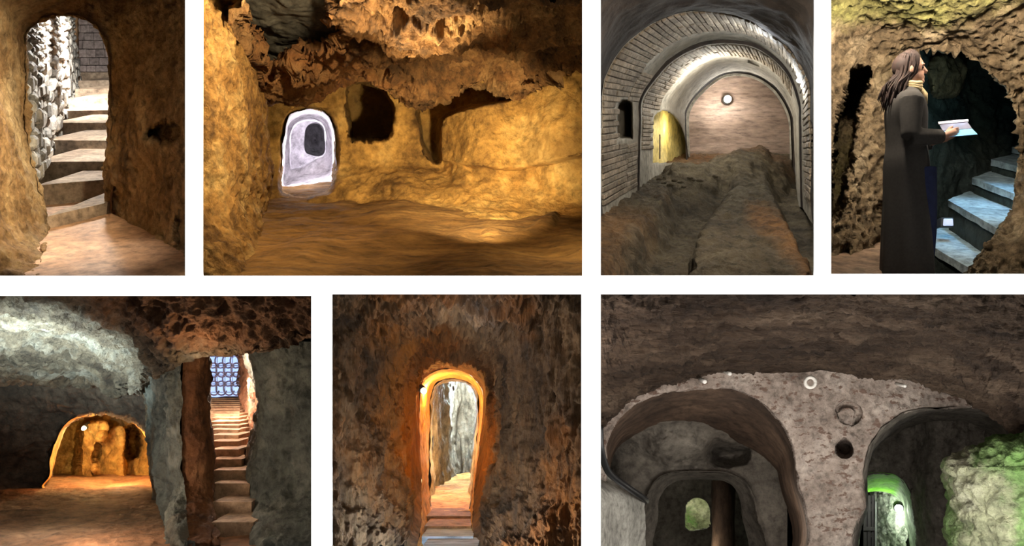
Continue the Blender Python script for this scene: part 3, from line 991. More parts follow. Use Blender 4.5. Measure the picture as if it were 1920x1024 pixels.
def remeshed(me, voxel, sm=6):
    """one continuous skin over overlapping volumes"""
    o = bpy.data.objects.new('tmp', me)
    COL.objects.link(o)
    r = o.modifiers.new('r', 'REMESH')
    r.mode = 'VOXEL'
    r.voxel_size = voxel
    r.use_smooth_shade = True
    s = o.modifiers.new('s', 'SMOOTH')
    s.factor = .5
    s.iterations = sm
    dg = bpy.context.evaluated_depsgraph_get()
    out = bpy.data.meshes.new_from_object(o.evaluated_get(dg))
    bpy.data.objects.remove(o)
    out.polygons.foreach_set('use_smooth', np.ones(len(out.polygons), bool))
    return out


def ball(c, r, sc=(1, 1, 1), seg=14, ring=10):
    V, Fc = [], []
    for i in range(ring + 1):
        th = math.pi * i / ring
        for k in range(seg):
            ph = 2 * math.pi * k / seg
            V.append(Vector((c[0] + r * sc[0] * math.sin(th) * math.cos(ph), c[1] + r * sc[1] * math.sin(th) * math.sin(ph), c[2] + r * sc[2] * math.cos(th))))
    for i in range(ring):
        for k in range(seg):
            Fc.append((i * seg + k, (i + 1) * seg + k, (i + 1) * seg + (k + 1) % seg, i * seg + (k + 1) % seg))
    return V, Fc


def rings(rs, n=28):
    """closed body through elliptical rings (cx, cy, z, rx, ry)"""
    V, Fc = [], []
    for (cx, cy, z, rx, ry) in rs:
        for k in range(n):
            a = 2 * math.pi * k / n
            V.append(Vector((cx + rx * math.cos(a), cy + ry * math.sin(a), z)))
    for i in range(len(rs) - 1):
        for k in range(n):
            Fc.append((i * n + k, i * n + (k + 1) % n, (i + 1) * n + (k + 1) % n, (i + 1) * n + k))
    Fc.append(tuple(range(n - 1, -1, -1)))
    Fc.append(tuple((len(rs) - 1) * n + k for k in range(n)))
    return V, Fc


def make_person():
    # own frame: facing +X, right hand side towards -Y, feet at z = 0, height 1.68 m
    S = []
    S.append(rings([(0, 0, .80, .10, .13), (0, 0, .90, .115, .165), (0, 0, 1.02, .095, .135), (.005, 0, 1.15, .10, .14), (0, 0, 1.27, .11, .165), (-.005, 0, 1.36, .09, .17), (0, 0, 1.41, .06, .11), (.005, 0, 1.45, .05, .055)]))
    S.append(tube([(.0, 0, 1.40), (.012, 0, 1.47), (.025, 0, 1.53)], [.056, .052, .055], 14))
    # head
    hz = 1.575
    S.append(ball((.01, 0, hz + .022), .092, (1.04, .82, .98)))
    S.append(ball((.045, 0, hz - .045), .062, (.95, .86, 1.1)))
    S.append(ball((.085, 0, hz - .085), .026, (.9, 1.1, .8)))                      # chin
    S.append(tube([(.098, 0, hz + .02), (.118, 0, hz - .02), (.112, 0, hz - .03)], [.010, .015, .011], 8))    # nose
    S.append(ball((.100, 0, hz - .052), .016, (.6, 1.4, .5)))                       # lips
    S.append(ball((.098, 0, hz - .064), .015, (.6, 1.3, .5)))
    S.append(ball((.092, .032, hz + .028), .016, (.7, 1.3, .6)))                    # brows
    S.append(ball((.092, -.032, hz + .028), .016, (.7, 1.3, .6)))
    for s in (-1, 1):
        S.append(ball((.005, s * .076, hz - .012), .028, (.7, .35, 1.1)))           # ears
    # legs
    for s in (-1, 1):
        S.append(tube([(.0, s * .08, .88), (.01, s * .085, .66), (.025, s * .085, .46), (.01, s * .085, .30), (-.01, s * .085, .08)], [.098, .078, .056, .055, .038], 14))
        S.append(tube([(-.05, s * .085, .04), (.05, s * .09, .035), (.15, s * .095, .025)], [.038, .036, .024], 12))
    # arms, bent to hold the leaflet, with hands
    for s in (-1, 1):
        sh, el, wr = Vector((-.01, s * .175, 1.345)), Vector((-.03 if s < 0 else .03, s * .225, 1.07)), Vector((.20, s * .12, 1.075))
        S.append(tube([sh, sh.lerp(el, .5), el], [.052, .046, .038], 12))
        S.append(tube([el, el.lerp(wr, .4), wr], [.039, .037, .026], 12))
        d = (Vector((.31, s * .075, 1.115)) - wr).normalized()
        side = Vector((0, -s, 0))
        palm = wr + d * .075
        S.append(tube([wr, wr + d * .03, palm, wr + d * .095], [.024, .030, .034, .026], 10))
        for k, (ln, off) in enumerate(((.062, .027), (.070, .009), (.066, -.009), (.052, -.026))):
            b = wr + d * .082 + Vector((0, 0, off * .9)) + side * -.004
            m_ = b + d * ln * .5 + side * .012
            e = m_ + d * ln * .28 + side * .030
            S.append(tube([b - d * .03, b, m_, e], [.0095, .0095, .0085, .007], 8))
        t0 = wr + d * .03 + Vector((0, 0, .022)) + side * .01
        S.append(tube([t0, t0 + d * .03 + Vector((0, 0, .022)) + side * .016, t0 + d * .058 + Vector((0, 0, .026)) + side * .026], [.012, .011, .008], 8))
    body = remeshed(mesh_of(*S), .0055, 5)

    # long coat: body, collar and sleeves in one garment
    C = []
    n = 64
    V, Fc = [], []
    prof = [(-.005, .115, .182, .225), (-.005, .20, .18, .222), (-.008, .45, .168, .21), (-.01, .70, .155, .20), (-.012, .90, .150, .20), (-.012, 1.02, .135, .178), (-.012, 1.14, .135, .182), (-.015, 1.27, .138, .205),
            (-.015, 1.345, .120, .205), (-.01, 1.385, .095, .165), (0, 1.42, .072, .095), (.0, 1.455, .066, .072)]
    P = np.array(prof)
    P = cr(P, 46)
    for j, (cx, z, rx, ry) in enumerate(P):
        for k in range(n):
            a = 2 * math.pi * k / n
            amp = max(0, (1.0 - z)) * .024
            f = 1 + amp / .2 * (math.sin(a * 7 + 1.3 + z * .8) * .5 + math.sin(a * 4 - .7) * .5)
            # overlapping front edges
            open_ = .030 * max(0, .9 - z) * math.exp(-((a if a < math.pi else a - 2 * math.pi) / .25) ** 2)
            V.append(Vector((cx + rx * f * math.cos(a) - open_ * 3, ry * f * math.sin(a), z)))
    m = len(P)
    for j in range(m - 1):
        for k in range(n):
            Fc.append((j * n + k, j * n + (k + 1) % n, (j + 1) * n + (k + 1) % n, (j + 1) * n + k))
    Fc.append(tuple(range(n - 1, -1, -1)))
    Fc.append(tuple((m - 1) * n + k for k in range(n)))
    C.append((V, Fc))
    for s in (-1, 1):
        sh, el, wr = Vector((-.012, s * .165, 1.335)), Vector((-.035 if s < 0 else .03, s * .232, 1.06)), Vector((.185, s * .13, 1.07))
        C.append(tube([sh, sh.lerp(el, .3), sh.lerp(el, .7), el], [.082, .073, .066, .062], 16))
        C.append(tube([el + Vector((-.01, 0, -.005)), el.lerp(wr, .3), el.lerp(wr, .7), wr], [.062, .061, .055, .050], 16))
    C.append(tube([(-.055, .0, 1.43), (-.05, 0, 1.47)], [.05, .055], 16))
    coat = remeshed(mesh_of(*C), .009, 6)

    # trousers and shoes
    T = []
    for s in (-1, 1):
        T.append(tube([(.06, s * .07, .86), (.075, s * .078, .60), (.08, s * .08, .40), (.06, s * .085, .07)], [.11, .095, .085, .078], 16))
    trous = remeshed(mesh_of(*T), .009, 4)
    shoe_m = []
    for s in (-1, 1):
        shoe_m.append(mesh_of(tube([(-.075, s * .087, .045), (-.02, s * .088, .05), (.07, s * .092, .045), (.15, s * .097, .034), (.185, s * .098, .030)], [.040, .048, .046, .036, .016], 14)))
    # hair: strands combed back from the crown and falling on the shoulders
    H = []
    rq = random.Random(9)
    for i in range(420):
        a = rq.uniform(-math.pi, math.pi)          # around the head, 0 = face
        if abs(a) < .75:
            a = math.copysign(.75 + abs(a) * .4, a if a else 1)
        st = rq.uniform(.05, 1.0)
        e = math.pi / 2 - st * .95
        c0 = Vector((.005, 0, hz + .022))
        R = .103
        p = []
        top = c0 + Vector((R * math.cos(e) * math.cos(a) * .95 - .004, R * math.cos(e) * math.sin(a) * .88, R * math.sin(e) * 1.04))
        p.append(c0 + Vector((.035 * rq.random(), .02 * math.sin(a), R * 1.03)))
        p.append(top)
        back = .55 if abs(a) < 1.6 else 1
        p.append(Vector((-.02 * back + top.x * .92, top.y * 1.08, hz - .03 + rq.uniform(-.01, .01))))
        ln = rq.uniform(.16, .29)
        ex = min(top.x, .02) * .9 - .045 - rq.uniform(0, .05)
        p.append(Vector((ex - .01, top.y * 1.25, hz - ln * .55)))
        p.append(Vector((ex - .03 + rq.uniform(-.02, .02), top.y * 1.5 + rq.uniform(-.015, .015), hz - ln)))
        q = cr(np.array([x[:] for x in p]), 9)
        q[4:] += np.array([math.sin(i * 1.7), math.cos(i * 2.3), 0]) * .006 * np.arange(5)[:, None] / 2
        H.append(tube(q, [.004, .009, .0095, .0095, .009, .0085, .0075, .006, .002], 5))
    H.append(ball((-.014, 0, hz + .026), .097, (.98, .86, 1.0)))
    # keep the face clear of the cap
    hair = mesh_of(*H)
    # scarf round the throat
    sc = []
    for k in range(3):
        sc.append(tube([(.012 + .066 * math.cos(t), .062 * math.sin(t), 1.435 + k * .018 + .006 * math.sin(3 * t + k)) for t in np.linspace(0, 2 * math.pi, 22)], .019, 8))
    sc.append(tube([(.07, -.01, 1.44), (.10, -.015, 1.39), (.115, -.015, 1.32)], [.022, .026, .010], 8))
    scarf = mesh_of(*sc)
    eyes = [mesh_of(ball((.0865, s * .032, hz + .006), .0125, (.8, 1, .8))) for s in (-1, 1)]
    return body, coat, trous, shoe_m, hair, scarf, eyes


body, coat, trous, shoes, hair, scarf, eyes = make_person()
base = V4.P(314, 1052, 5.72)
px_m = 5.72 / F * .5177                   # metres per crop pixel there
XF = Matrix.Translation(base) @ Matrix.Rotation(math.radians(-14), 4, 'Z') @ Matrix.Scale(1.0, 4)
per = bpy.data.objects.new('person', None)
COL.objects.link(per)
per.location = base
tag(per, 'person in a long dark coat with brown hair reading beside the blue steps', 'person')


def pp(name, me, mat):
    me.transform(XF)
    return link(name, me, mat, per)


pp('body', body, plain('skin', (196, 150, 126), .5, var=.06))
pp('coat', coat, plain('charcoal_wool', (62, 58, 54), .95, var=.12, scale=60))
pp('trousers', trous, plain('dark_denim', (38, 46, 82), .9))
for me in shoes:
    pp('shoe', me, plain('dark_shoe', (34, 30, 30), .5))
pp('hair', hair, plain('brown_hair', (44, 26, 18), .8, var=.4, scale=30))
pp('scarf', scarf, plain('beige_scarf', (196, 172, 128), .95))
for me in eyes:
    pp('eye', me, plain('eye', (60, 52, 50), .2))
# leaflet held open in both hands
lf = empty('leaflet', XF @ Vector((.36, 0, 1.12)), 'open leaflet with a blue lit page held by the person', 'leaflet')
M_pg, M_hd = plain('blue_lit_page', (120, 190, 250), .6, var=.05), plain('pale_pink_band', (214, 206, 222), .6, var=.05)  # blue light on the page is put into its colour


def sheet(pts, th):
    pts = [Vector(p) for p in pts]
    k = (pts[1] - pts[0]).cross(pts[3] - pts[0]).normalized() * th
    me = hexa(pts + [p + k for p in pts], .0005, 1)
    me.transform(XF)
    return me


link('page', sheet([(.225, -.13, 1.065), (.41, -.13, 1.075), (.41, -.01, 1.135), (.225, -.01, 1.125)], .003), M_pg, lf)
link('upper_page', sheet([(.225, -.007, 1.128), (.41, -.007, 1.138), (.41, .09, 1.20), (.225, .09, 1.19)], .003), plain('dim_page', (104, 104, 124), .6), lf)
link('page_edge', sheet([(.22, .086, 1.192), (.415, .086, 1.202), (.415, .10, 1.222), (.22, .10, 1.212)], .005), M_hd, lf)
lamp(V4, 520, 380, 5.75, (.35, .66, 1), 2.5, .04, to=(455, 500, 5.75), spot=60)
# ================================================================== 5: brown cave, lit side chamber and the stair to the gate
R_ceil5 = rock('grey_brown_ceiling', [(66, 52, 38), (112, 96, 76), (160, 150, 132)], 2.4, 12, .8, .05, patch_col=(112, 70, 34), patch_scale=.9, patch_at=.56, pits=.9, stain_or_light=(128, 74, 32))
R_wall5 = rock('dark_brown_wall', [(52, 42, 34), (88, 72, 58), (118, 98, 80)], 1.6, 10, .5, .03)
R_teal5 = rock('teal_grey_rock', [(56, 56, 50), (98, 98, 88), (136, 132, 118)], 1.6, 10, .7, .04, patch_col=(112, 86, 58), patch_scale=1.3, patch_at=.56)
R_red5 = rock('red_brown_rock', [(58, 34, 18), (98, 62, 36), (130, 92, 60)], 1.5, 10, .5, .03)
R_fl5 = rock('brown_dust_floor', [(92, 64, 42), (126, 88, 60), (150, 110, 80)], 1.2, 9, .4, .03)
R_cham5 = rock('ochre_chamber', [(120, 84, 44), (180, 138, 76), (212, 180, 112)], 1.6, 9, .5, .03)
R_step5 = rock('tan_step', [(120, 96, 74), (152, 124, 98), (172, 146, 118)], 2, 12, .2, .012)
R_pink5 = rock('pink_tan_rock', [(150, 104, 76), (188, 140, 108), (208, 166, 136)], 2.2, 11, .6, .03)
y05, C05 = 330, 3784
f5 = lambda y: C05 / (y - y05)
shell('floor', V5, [[(x, y, Y) for x in (-60, 120, 300, 480, 660, 900, 1260)] for y, Y in ((1046, 5.29), (990, 5.73), (930, 6.3), (880, 6.9), (830, 7.55), (790, 8.3), (765, 9.1), (745, 10.4), (730, 11.4))], 300, 170, R_fl5,
      'dusty brown floor leading into the lit side chamber', [('fbm', .05, 1.5, 4), ('ridge', .015, 5, 4)])
edge5 = [(-70, 402, 7.6), (0, 398, 7.6), (100, 392, 7.6), (250, 400, 7.5), (380, 425, 7.4), (470, 440, 7.2), (570, 390, 6.4), (640, 350, 6.0), (710, 310, 5.8), (800, 290, 5.75), (900, 284, 5.75), (1000, 272, 5.75), (1100, 252, 5.75), (1210, 205, 5.7), (1280, 175, 5.65)]
cro = []
for f in (0, .25, .5, .75, .93, 1):
    cro.append([(x, -2 + (e + 2) * f, 5.3 + (Y - 5.3) * f ** 1.15) for x, e, Y in edge5])
cro.append([(x, e - 30, Y + .35) for x, e, Y in edge5])
cro.append([(x, e - 40, Y + 1.5) for x, e, Y in edge5])
shell('ceiling', V5, cro, 400, 230, R_ceil5, 'pitted grey and brown cave ceiling sloping down over the chamber mouth',
      [('fbm', .16, 1.2, 5), ('ridge', .07, 4, 5), ('pit', .10, 4.5), ('pit', .07, 8), ('pit', .03, 14)],
      [('stain_or_light', [(260, -20), (1320, -20), (1320, 190), (1000, 280), (780, 270), (640, 250), (520, 170), (380, 120)], .8, 60, 50)])
arch5 = smooth([(192, 800), (196, 750), (208, 680), (236, 608), (280, 552), (340, 522), (420, 512), (480, 522), (530, 555), (572, 600), (588, 680), (598, 760), (600, 830), (400, 840)])
shell('wall_back', V5, [[(-80, 360, 7.9), (150, 360, 7.9), (350, 380, 7.9), (520, 380, 7.6), (720, 330, 7.2)], [(-80, 600, 8.0), (150, 600, 8.2), (350, 560, 8.2), (520, 560, 7.9), (720, 600, 7.4)],
                        [(-80, 760, 8.0), (150, 770, 8.4), (350, 770, 8.5), (520, 770, 8.2), (720, 780, 7.4)], [(-80, 860, 7.3), (150, 850, 7.6), (350, 850, 8.4), (520, 850, 8.0), (720, 860, 7.0)]], 300, 190, R_wall5,
      'dark brown cave wall around the low mouth of the lit chamber', [('fbm', .14, 1.2, 4), ('ridge', .04, 4, 4)], [('hole', arch5, .3, 18, 10)])
big = smooth([(150, 840), (150, 700), (190, 590), (260, 520), (350, 480), (460, 480), (560, 540), (620, 640), (640, 760), (640, 840), (400, 850)])
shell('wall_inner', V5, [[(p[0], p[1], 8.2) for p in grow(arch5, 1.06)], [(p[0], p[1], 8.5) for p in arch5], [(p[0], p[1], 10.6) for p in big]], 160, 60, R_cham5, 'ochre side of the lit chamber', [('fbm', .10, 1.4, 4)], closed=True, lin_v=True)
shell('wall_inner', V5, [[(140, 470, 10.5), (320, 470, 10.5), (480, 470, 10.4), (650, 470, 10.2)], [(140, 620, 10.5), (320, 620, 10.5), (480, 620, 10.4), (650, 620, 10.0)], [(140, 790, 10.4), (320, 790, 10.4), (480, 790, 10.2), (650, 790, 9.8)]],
      200, 120, R_cham5, 'ochre end wall of the lit chamber with a black hole', [('fbm', .16, 1.1, 4), ('ridge', .05, 3, 4)],
      [('recess', smooth([(488, 590), (500, 568), (520, 562), (540, 580), (548, 630), (540, 680), (510, 692), (490, 670)]), 1.2, 6, 5),
       ('recess', smooth([(300, 780), (304, 620), (310, 560), (350, 535), (410, 545), (400, 600), (370, 650), (360, 780)]), -.75, 12, 8),
       ('recess', smooth([(372, 790), (376, 660), (400, 590), (440, 560), (480, 580), (486, 690), (480, 790)]), -.45, 10, 8)])
pl = [(250, 560, 640, 716, 806), (390, 555, 640, 712, 803), (500, 578, 645, 710, 801), (600, 588, 650, 710, 804), (700, 592, 652, 712, 812), (780, 606, 660, 718, 822), (870, 622, 668, 724, 830), (1000, 640, 682, 734, 840), (1050, 645, 686, 738, 842)]
sh5 = lambda y: -.78 * min(1, max(0, (y - 830) / 150))
rows5 = [[(a + 14, y, 7.7), (a, y, 6.95 + sh5(y)), ((a + b) / 2, y, 6.4 + sh5(y)), (b, y, 6.12 + sh5(y)), (c, y, 6.08 + sh5(y))] for y, a, b, c, d in pl]
shell('pillar', V5, rows5, 110, 220, R_teal5, 'teal grey flank of the rock pillar between chamber and stair', [('fbm', .14, 1.8, 5), ('ridge', .05, (5, 5, 2), 5)])
rows5 = [[(c - 3, y, 6.10 + sh5(y)), ((c + d) / 2, y, 6.13 + sh5(y)), (d - 6, y, 6.22 + sh5(y)), (d, y, 6.4 + sh5(y)), (d - 8, y, 7.6)] for y, a, b, c, d in pl]
shell('pillar', V5, rows5, 80, 220, R_red5, 'red brown face of the rock pillar beside the stair', [('fbm', .10, 1.8, 5), ('ridge', .03, (5, 5, 1.5), 4)])
rw = [(230, 950), (300, 974), (350, 988), (450, 1001), (550, 1003), (600, 994), (700, 976), (760, 966), (850, 964), (1000, 976), (1050, 980)]
rows5 = [[(a - 12, y, 8.5), (a - 2, y, 7.1 + sh5(y)), (a, y, 6.55 + sh5(y)), (a + 40, y, 6.25 + sh5(y)), (1130, y, 6.1 + sh5(y)), (1280, y, 5.95 + sh5(y))] for y, a in rw]
shell('wall_right', V5, rows5, 180, 230, R_teal5, 'grey brown rock wall to the side of the narrow stair', [('fbm', .14, 1.6, 5), ('ridge', .05, (4, 4, 1.5), 5), ('pit', .03, 7)])
k5 = .3652
q5 = lambda a, b: ((370 + k5 * a) / .4826, (650 + k5 * b - 530) / .4826)
sr = [(78, 975, 902, 282), (85, 852, 798, 272), (85, 762, 703, 264), (82, 682, 636, 262), (78, 617, 579, 220), (75, 564, 528, 205), (74, 512, 486, 205), (74, 473, 455, 205), (72, 442, 427, 206), (71, 417, 405, 208)]
yb_ = 396
while yb_ > 262:
    h = (yb_ - 190) * .055
    sr.append((70 - (396 - yb_) * .05, yb_, yb_ - h, 208 + (396 - yb_) * .06))
    yb_ -= h + (yb_ - 190) * .045
rows_ = []
for (xl, ybt, yt, xr) in sr:
    a, b = q5(xl - 6, ybt)
    c, d = q5(xl, yt)
    e, _ = q5(xr + 6, yt)
    rows_.append((a, b, d, e, b, d))
yh5 = q5(0, 60)[1]
st5 = steps(V5, 'narrow_staircase', rows_, yh5, 5.7 * (rows_[0][1] - yh5), R_step5, 'long narrow tan staircase climbing to the blue lit gate', .3, .008, 4)
Yt = st5[-1][3] + .6
lw5 = [[q5(38, 60) + (6.3,), q5(44, 60) + (8,), q5(55, 50) + (Yt,)], [q5(36, 240) + (6.3,), q5(44, 250) + (8,), q5(62, 240) + (Yt,)], [q5(60, 560) + (6.3,), q5(64, 520) + (8,), q5(66, 270) + (Yt,)], [q5(78, 1010) + (6.3,), q5(78, 800) + (8,), q5(68, 300) + (Yt,)]]
shell('wall_left', V5, lw5, 80, 160, R_pink5, 'pale rock wall along the inner side of the narrow stair', [('fbm', .03, 2, 4)])
rw5 = [[q5(300, 30) + (7.0,), q5(255, 20) + (9,), q5(228, 30) + (11,), q5(222, 30) + (Yt,)], [q5(322, 260) + (7.0,), q5(262, 200) + (9,), q5(232, 160) + (11,), q5(222, 150) + (Yt,)],
       [q5(318, 460) + (7.0,), q5(240, 420) + (9,), q5(232, 330) + (11,), q5(220, 250) + (Yt,)], [q5(262, 640) + (7.0,), q5(205, 520) + (9,), q5(206, 400) + (11,), q5(216, 290) + (Yt,)], [q5(262, 1000) + (7.0,), q5(205, 700) + (9,), q5(206, 480) + (11,), q5(216, 320) + (Yt,)]]
shell('wall_right', V5, rw5, 130, 180, R_pink5, 'pinkish tan rough rock wall bulging over the narrow stair', [('fbm', .16, 1.6, 4), ('ridge', .06, 4, 4)])
shell('ceiling', V5, [[q5(20, 20) + (6.4,), q5(300, 10) + (6.6,)], [q5(20, 36) + (8,), q5(300, 30) + (8,)], [q5(40, 44) + (Yt,), q5(240, 44) + (Yt,)]], 40, 40, R_red5, 'dark rock roof over the narrow stair', [('fbm', .04, 2, 3)])
# gate at the head of the stair, daylight behind it
gl, gr_, gt, gb = 58, 226, 46, 240
Pg = lambda a, b, Y: V5.P(*q5(a, b), Y)
gate = empty('iron_gate', Pg(142, 240, Yt), 'iron lattice gate with blue daylight behind it atop the narrow stair', 'gate')
M_iron = plain('grey_violet_iron', (172, 168, 200), .6)


def gbar(name, a0, b0, a1, b1, Y, th=.025):
    return link(name, hexa([Pg(a0, b1, Y), Pg(a1, b1, Y), Pg(a1, b1, Y + th), Pg(a0, b1, Y + th), Pg(a0, b0, Y), Pg(a1, b0, Y), Pg(a1, b0, Y + th), Pg(a0, b0, Y + th)], .003), M_iron, gate)


for x in (62, 100, 140, 180, 218):
    gbar('upright_bar', x, gt, x + 3.5, gb, Yt + .01)
for y in (50, 96, 144, 190, 232):
    gbar('cross_bar', gl, y, gr_, y + 3.5, Yt - .02)
for i in range(4):
    for j in range(4):
        x, y = 66 + i * 39, 54 + j * 46.5
        c = Pg(x + 16 + (3 if j % 2 else -2), y + 20, Yt + .02)
        link('scroll', mesh_of(tube([c + Vector((math.cos(t) * .075, 0, math.sin(t) * .095)) for t in np.linspace(0.5, 5.9, 14)], .011, 6)), M_iron, gate)
pane = [Pg(40, 260, Yt + .4), Pg(250, 260, Yt + .4), Pg(250, 260, Yt + .42), Pg(40, 260, Yt + .42), Pg(40, 20, Yt + .4), Pg(250, 20, Yt + .4), Pg(250, 20, Yt + .42), Pg(40, 20, Yt + .42)]
M_sky = plain('daylight_glass', (150, 180, 235), .4, 0, 1.5, (160, 188, 245), .2, 6)
tag(link('window_1', hexa(pane, .002), M_sky), 'blue daylight pane behind the iron gate at the head of the stair', kind='structure')
# lit lamp glow in the side chamber comes from a small bulb on its roof
bulkhead(V5, 330, 562, 9.75, .032, 'small glowing bulb on the ochre column of the side chamber', (0, -1, -.3), 10, (255, 240, 190))

# ================================================================== 6: narrow tunnel with amber doorway
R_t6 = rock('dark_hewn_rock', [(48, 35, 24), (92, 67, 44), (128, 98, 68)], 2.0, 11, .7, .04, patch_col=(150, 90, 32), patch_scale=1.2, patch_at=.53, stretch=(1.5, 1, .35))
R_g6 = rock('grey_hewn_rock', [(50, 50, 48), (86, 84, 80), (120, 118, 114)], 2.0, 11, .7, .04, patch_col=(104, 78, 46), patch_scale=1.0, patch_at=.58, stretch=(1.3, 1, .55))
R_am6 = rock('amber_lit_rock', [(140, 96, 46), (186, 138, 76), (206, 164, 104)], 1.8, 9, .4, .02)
R_in6 = rock('grey_tan_inner_rock', [(96, 82, 64), (146, 130, 108), (176, 162, 142)], 1.6, 9, .5, .03)
R_pl6 = rock('grey_slate_step', [(94, 98, 106), (122, 128, 136), (142, 148, 156)], 2, 12, .2, .01, stretch=(.4, 1, 1))
R_es6 = rock('brown_earth_step', [(90, 62, 38), (126, 90, 58), (150, 112, 78)], 2, 12, .4, .02)
outl = [(-20, 1046, 5.3), (-20, 500, 5.35), (-20, 0, 5.4), (250, -12, 5.4), (530, -12, 5.4), (800, -12, 5.4), (1075, 0, 5.4), (1080, 500, 5.35), (1080, 1046, 5.3)]
midl = [(230, 1046, 5.7), (235, 800, 6.2), (250, 480, 6.4), (300, 280, 6.4), (400, 190, 6.4), (520, 175, 6.4), (640, 195, 6.4), (740, 290, 6.4), (770, 500, 6.4), (760, 800, 6.2), (740, 1046, 5.7)]
riml = [(372, 1046, 6.0), (392, 930, 6.8), (392, 780, 7.4), (386, 560, 7.7), (386, 440, 7.8), (400, 375, 7.8), (450, 342, 7.8), (500, 334, 7.8), (560, 346, 7.8), (605, 378, 7.8), (632, 430, 7.8), (632, 520, 7.7), (618, 660, 7.5), (602, 800, 7.3), (594, 930, 6.8), (600, 1046, 6.0)]
n = 48
lo, lm, lr = resample(outl, n), resample(midl, n), resample(riml, n)
nu, nv = 560, 220
g6, kp6 = patch(V6, [lo, lo * .5 + lm * .5, lm, lm * .5 + lr * .5, lr], nu, nv, [('fbm', .12, (1.6, 1.2, .9), 5), ('ridge', .15, (4.5, 3, 1.1), 5), ('ridge', .075, (11, 7, 3), 4)], raw=True, fade=.12)
tag(link('wall_inner', grid_mesh('surface', g6.reshape(-1, 3), nv, nu, False, kp6.ravel()), R_t6), 'dark brown hewn rock walls and roof of the narrow tunnel with chisel grooves', kind='structure')
ri2 = [(410, 1046, 6.2), (428, 900, 7.6), (424, 780, 8.4), (424, 560, 8.7), (428, 460, 8.8), (448, 398, 8.8), (480, 376, 8.8), (520, 372, 8.8), (560, 376, 8.8), (596, 398, 8.8), (618, 440, 8.8), (620, 520, 8.7), (608, 660, 8.5), (596, 800, 8.2), (586, 900, 7.6), (592, 1046, 6.2)]
l2 = resample(ri2, n)
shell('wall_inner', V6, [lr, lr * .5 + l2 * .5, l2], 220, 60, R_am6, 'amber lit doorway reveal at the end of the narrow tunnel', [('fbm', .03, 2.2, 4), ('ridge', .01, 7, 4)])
ri3 = [(440, 1000, 8.2), (446, 860, 9.6), (444, 700, 11), (440, 520, 11.2), (446, 420, 11.2), (470, 385, 11.2), (500, 376, 11.2), (530, 376, 11.2), (565, 384, 11.2), (590, 410, 11.2), (606, 460, 11.2), (604, 540, 11.2), (596, 660, 11), (588, 760, 10.4), (584, 860, 9.6), (584, 1000, 8.2)]
l3 = resample(ri3, n)
shell('wall_inner', V6, [l2, l2 * .5 + l3 * .5, l3], 200, 80, R_in6, 'grey tan passage wall beyond the amber doorway', [('fbm', .07, 1.8, 4), ('ridge', .03, (5, 3, 1.5), 4)])
shell('wall_back', V6, [[(420, 330, 10.2), (450, 330, 10.6), (480, 330, 11.2), (520, 330, 12.3), (560, 330, 12.6), (640, 330, 12.2)], [(425, 560, 10.2), (455, 560, 10.4), (490, 560, 11.0), (522, 560, 12.2), (560, 560, 12.6), (640, 560, 12.0)],
                        [(425, 760, 10.0), (455, 760, 10.2), (500, 780, 10.8), (540, 780, 12.0), (570, 770, 12.5), (640, 770, 11.8)], [(425, 900, 9.6), (455, 900, 10.0), (500, 900, 10.6), (545, 900, 11.4), (580, 900, 11.8), (640, 900, 11.4)]],
      160, 200, R_in6, 'cool lit bend of the passage beyond the amber doorway', [('fbm', .12, 1.5, 4), ('ridge', .05, (5, 3, 1.4), 4)])
z6 = lambda a, b: ((760 + .3358 * a - 600) / .4825, (680 + .3358 * b - 530) / .4825)
y06 = 500
rw6 = []
for xl, xr, ft, ns in ((80, 398, 1075, 1052), (92, 378, 982, 971), (106, 366, 926, 914), (116, 364, 868, 858)):
    a, fy = z6(xl, ft)
    b, ny = z6(xr, ns)
    rw6.append((a, fy, ny, b, fy, ny))
st6 = steps(V6, 'slate_staircase', rw6, y06, 5.75 * (rw6[0][1] - y06), R_pl6, 'short flight of grey slate and earth steps below the amber doorway', .10, .006, 5, mats=[R_pl6, R_pl6, R_es6, R_es6])
Cf = st6[-1][8]
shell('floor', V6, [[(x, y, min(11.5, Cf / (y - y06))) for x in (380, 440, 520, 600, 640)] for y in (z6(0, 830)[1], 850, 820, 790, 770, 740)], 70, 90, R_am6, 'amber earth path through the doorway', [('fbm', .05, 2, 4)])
bulkhead(V6, 400, 418, 7.66, .035, 'glowing amber lamp tucked beside the top of the amber doorway', (.5, -1, -.2), 14, (255, 225, 150))

# ================================================================== 7: rock-cut hall with niches
R_c7 = rock('chiselled_brown_ceiling', [(48, 37, 29), (80, 64, 51), (116, 97, 80)], 1.6, 10, .7, .04, stretch=(.4, 1.9, 1.9))
R_f7 = rock('speckled_pink_stone', [(128, 113, 102), (158, 142, 130), (182, 168, 156)], 2.2, 16, .5, .025, speck=((112, 90, 78), 40, .38))
R_n7 = rock('dark_niche_rock', [(80, 74, 66), (112, 104, 94), (134, 126, 114)], 1.4, 10, .4, .03)
R_br7 = rock('brown_reveal_stone', [(56, 44, 35), (84, 66, 53), (108, 86, 69)], 1.6, 10, .4, .02, stretch=(1, 1, .4))
R_m7 = rock('mossy_rock', [(112, 116, 88), (160, 160, 128), (196, 192, 168)], 2.4, 14, .8, .04, patch_col=(116, 150, 84), patch_scale=1.3, patch_at=.6, stain_or_light=(92, 142, 54))
R_gr7 = rock('green_lit_stone', [(118, 130, 108), (150, 164, 136), (176, 188, 160)], 2, 10, .3, .02, stain_or_light=(112, 190, 26))  # green light on the soffit put into the stone colour
R_l7 = rock('pale_green_rock', [(120, 132, 112), (190, 200, 176), (224, 228, 208)], 3, 12, .6, .03)
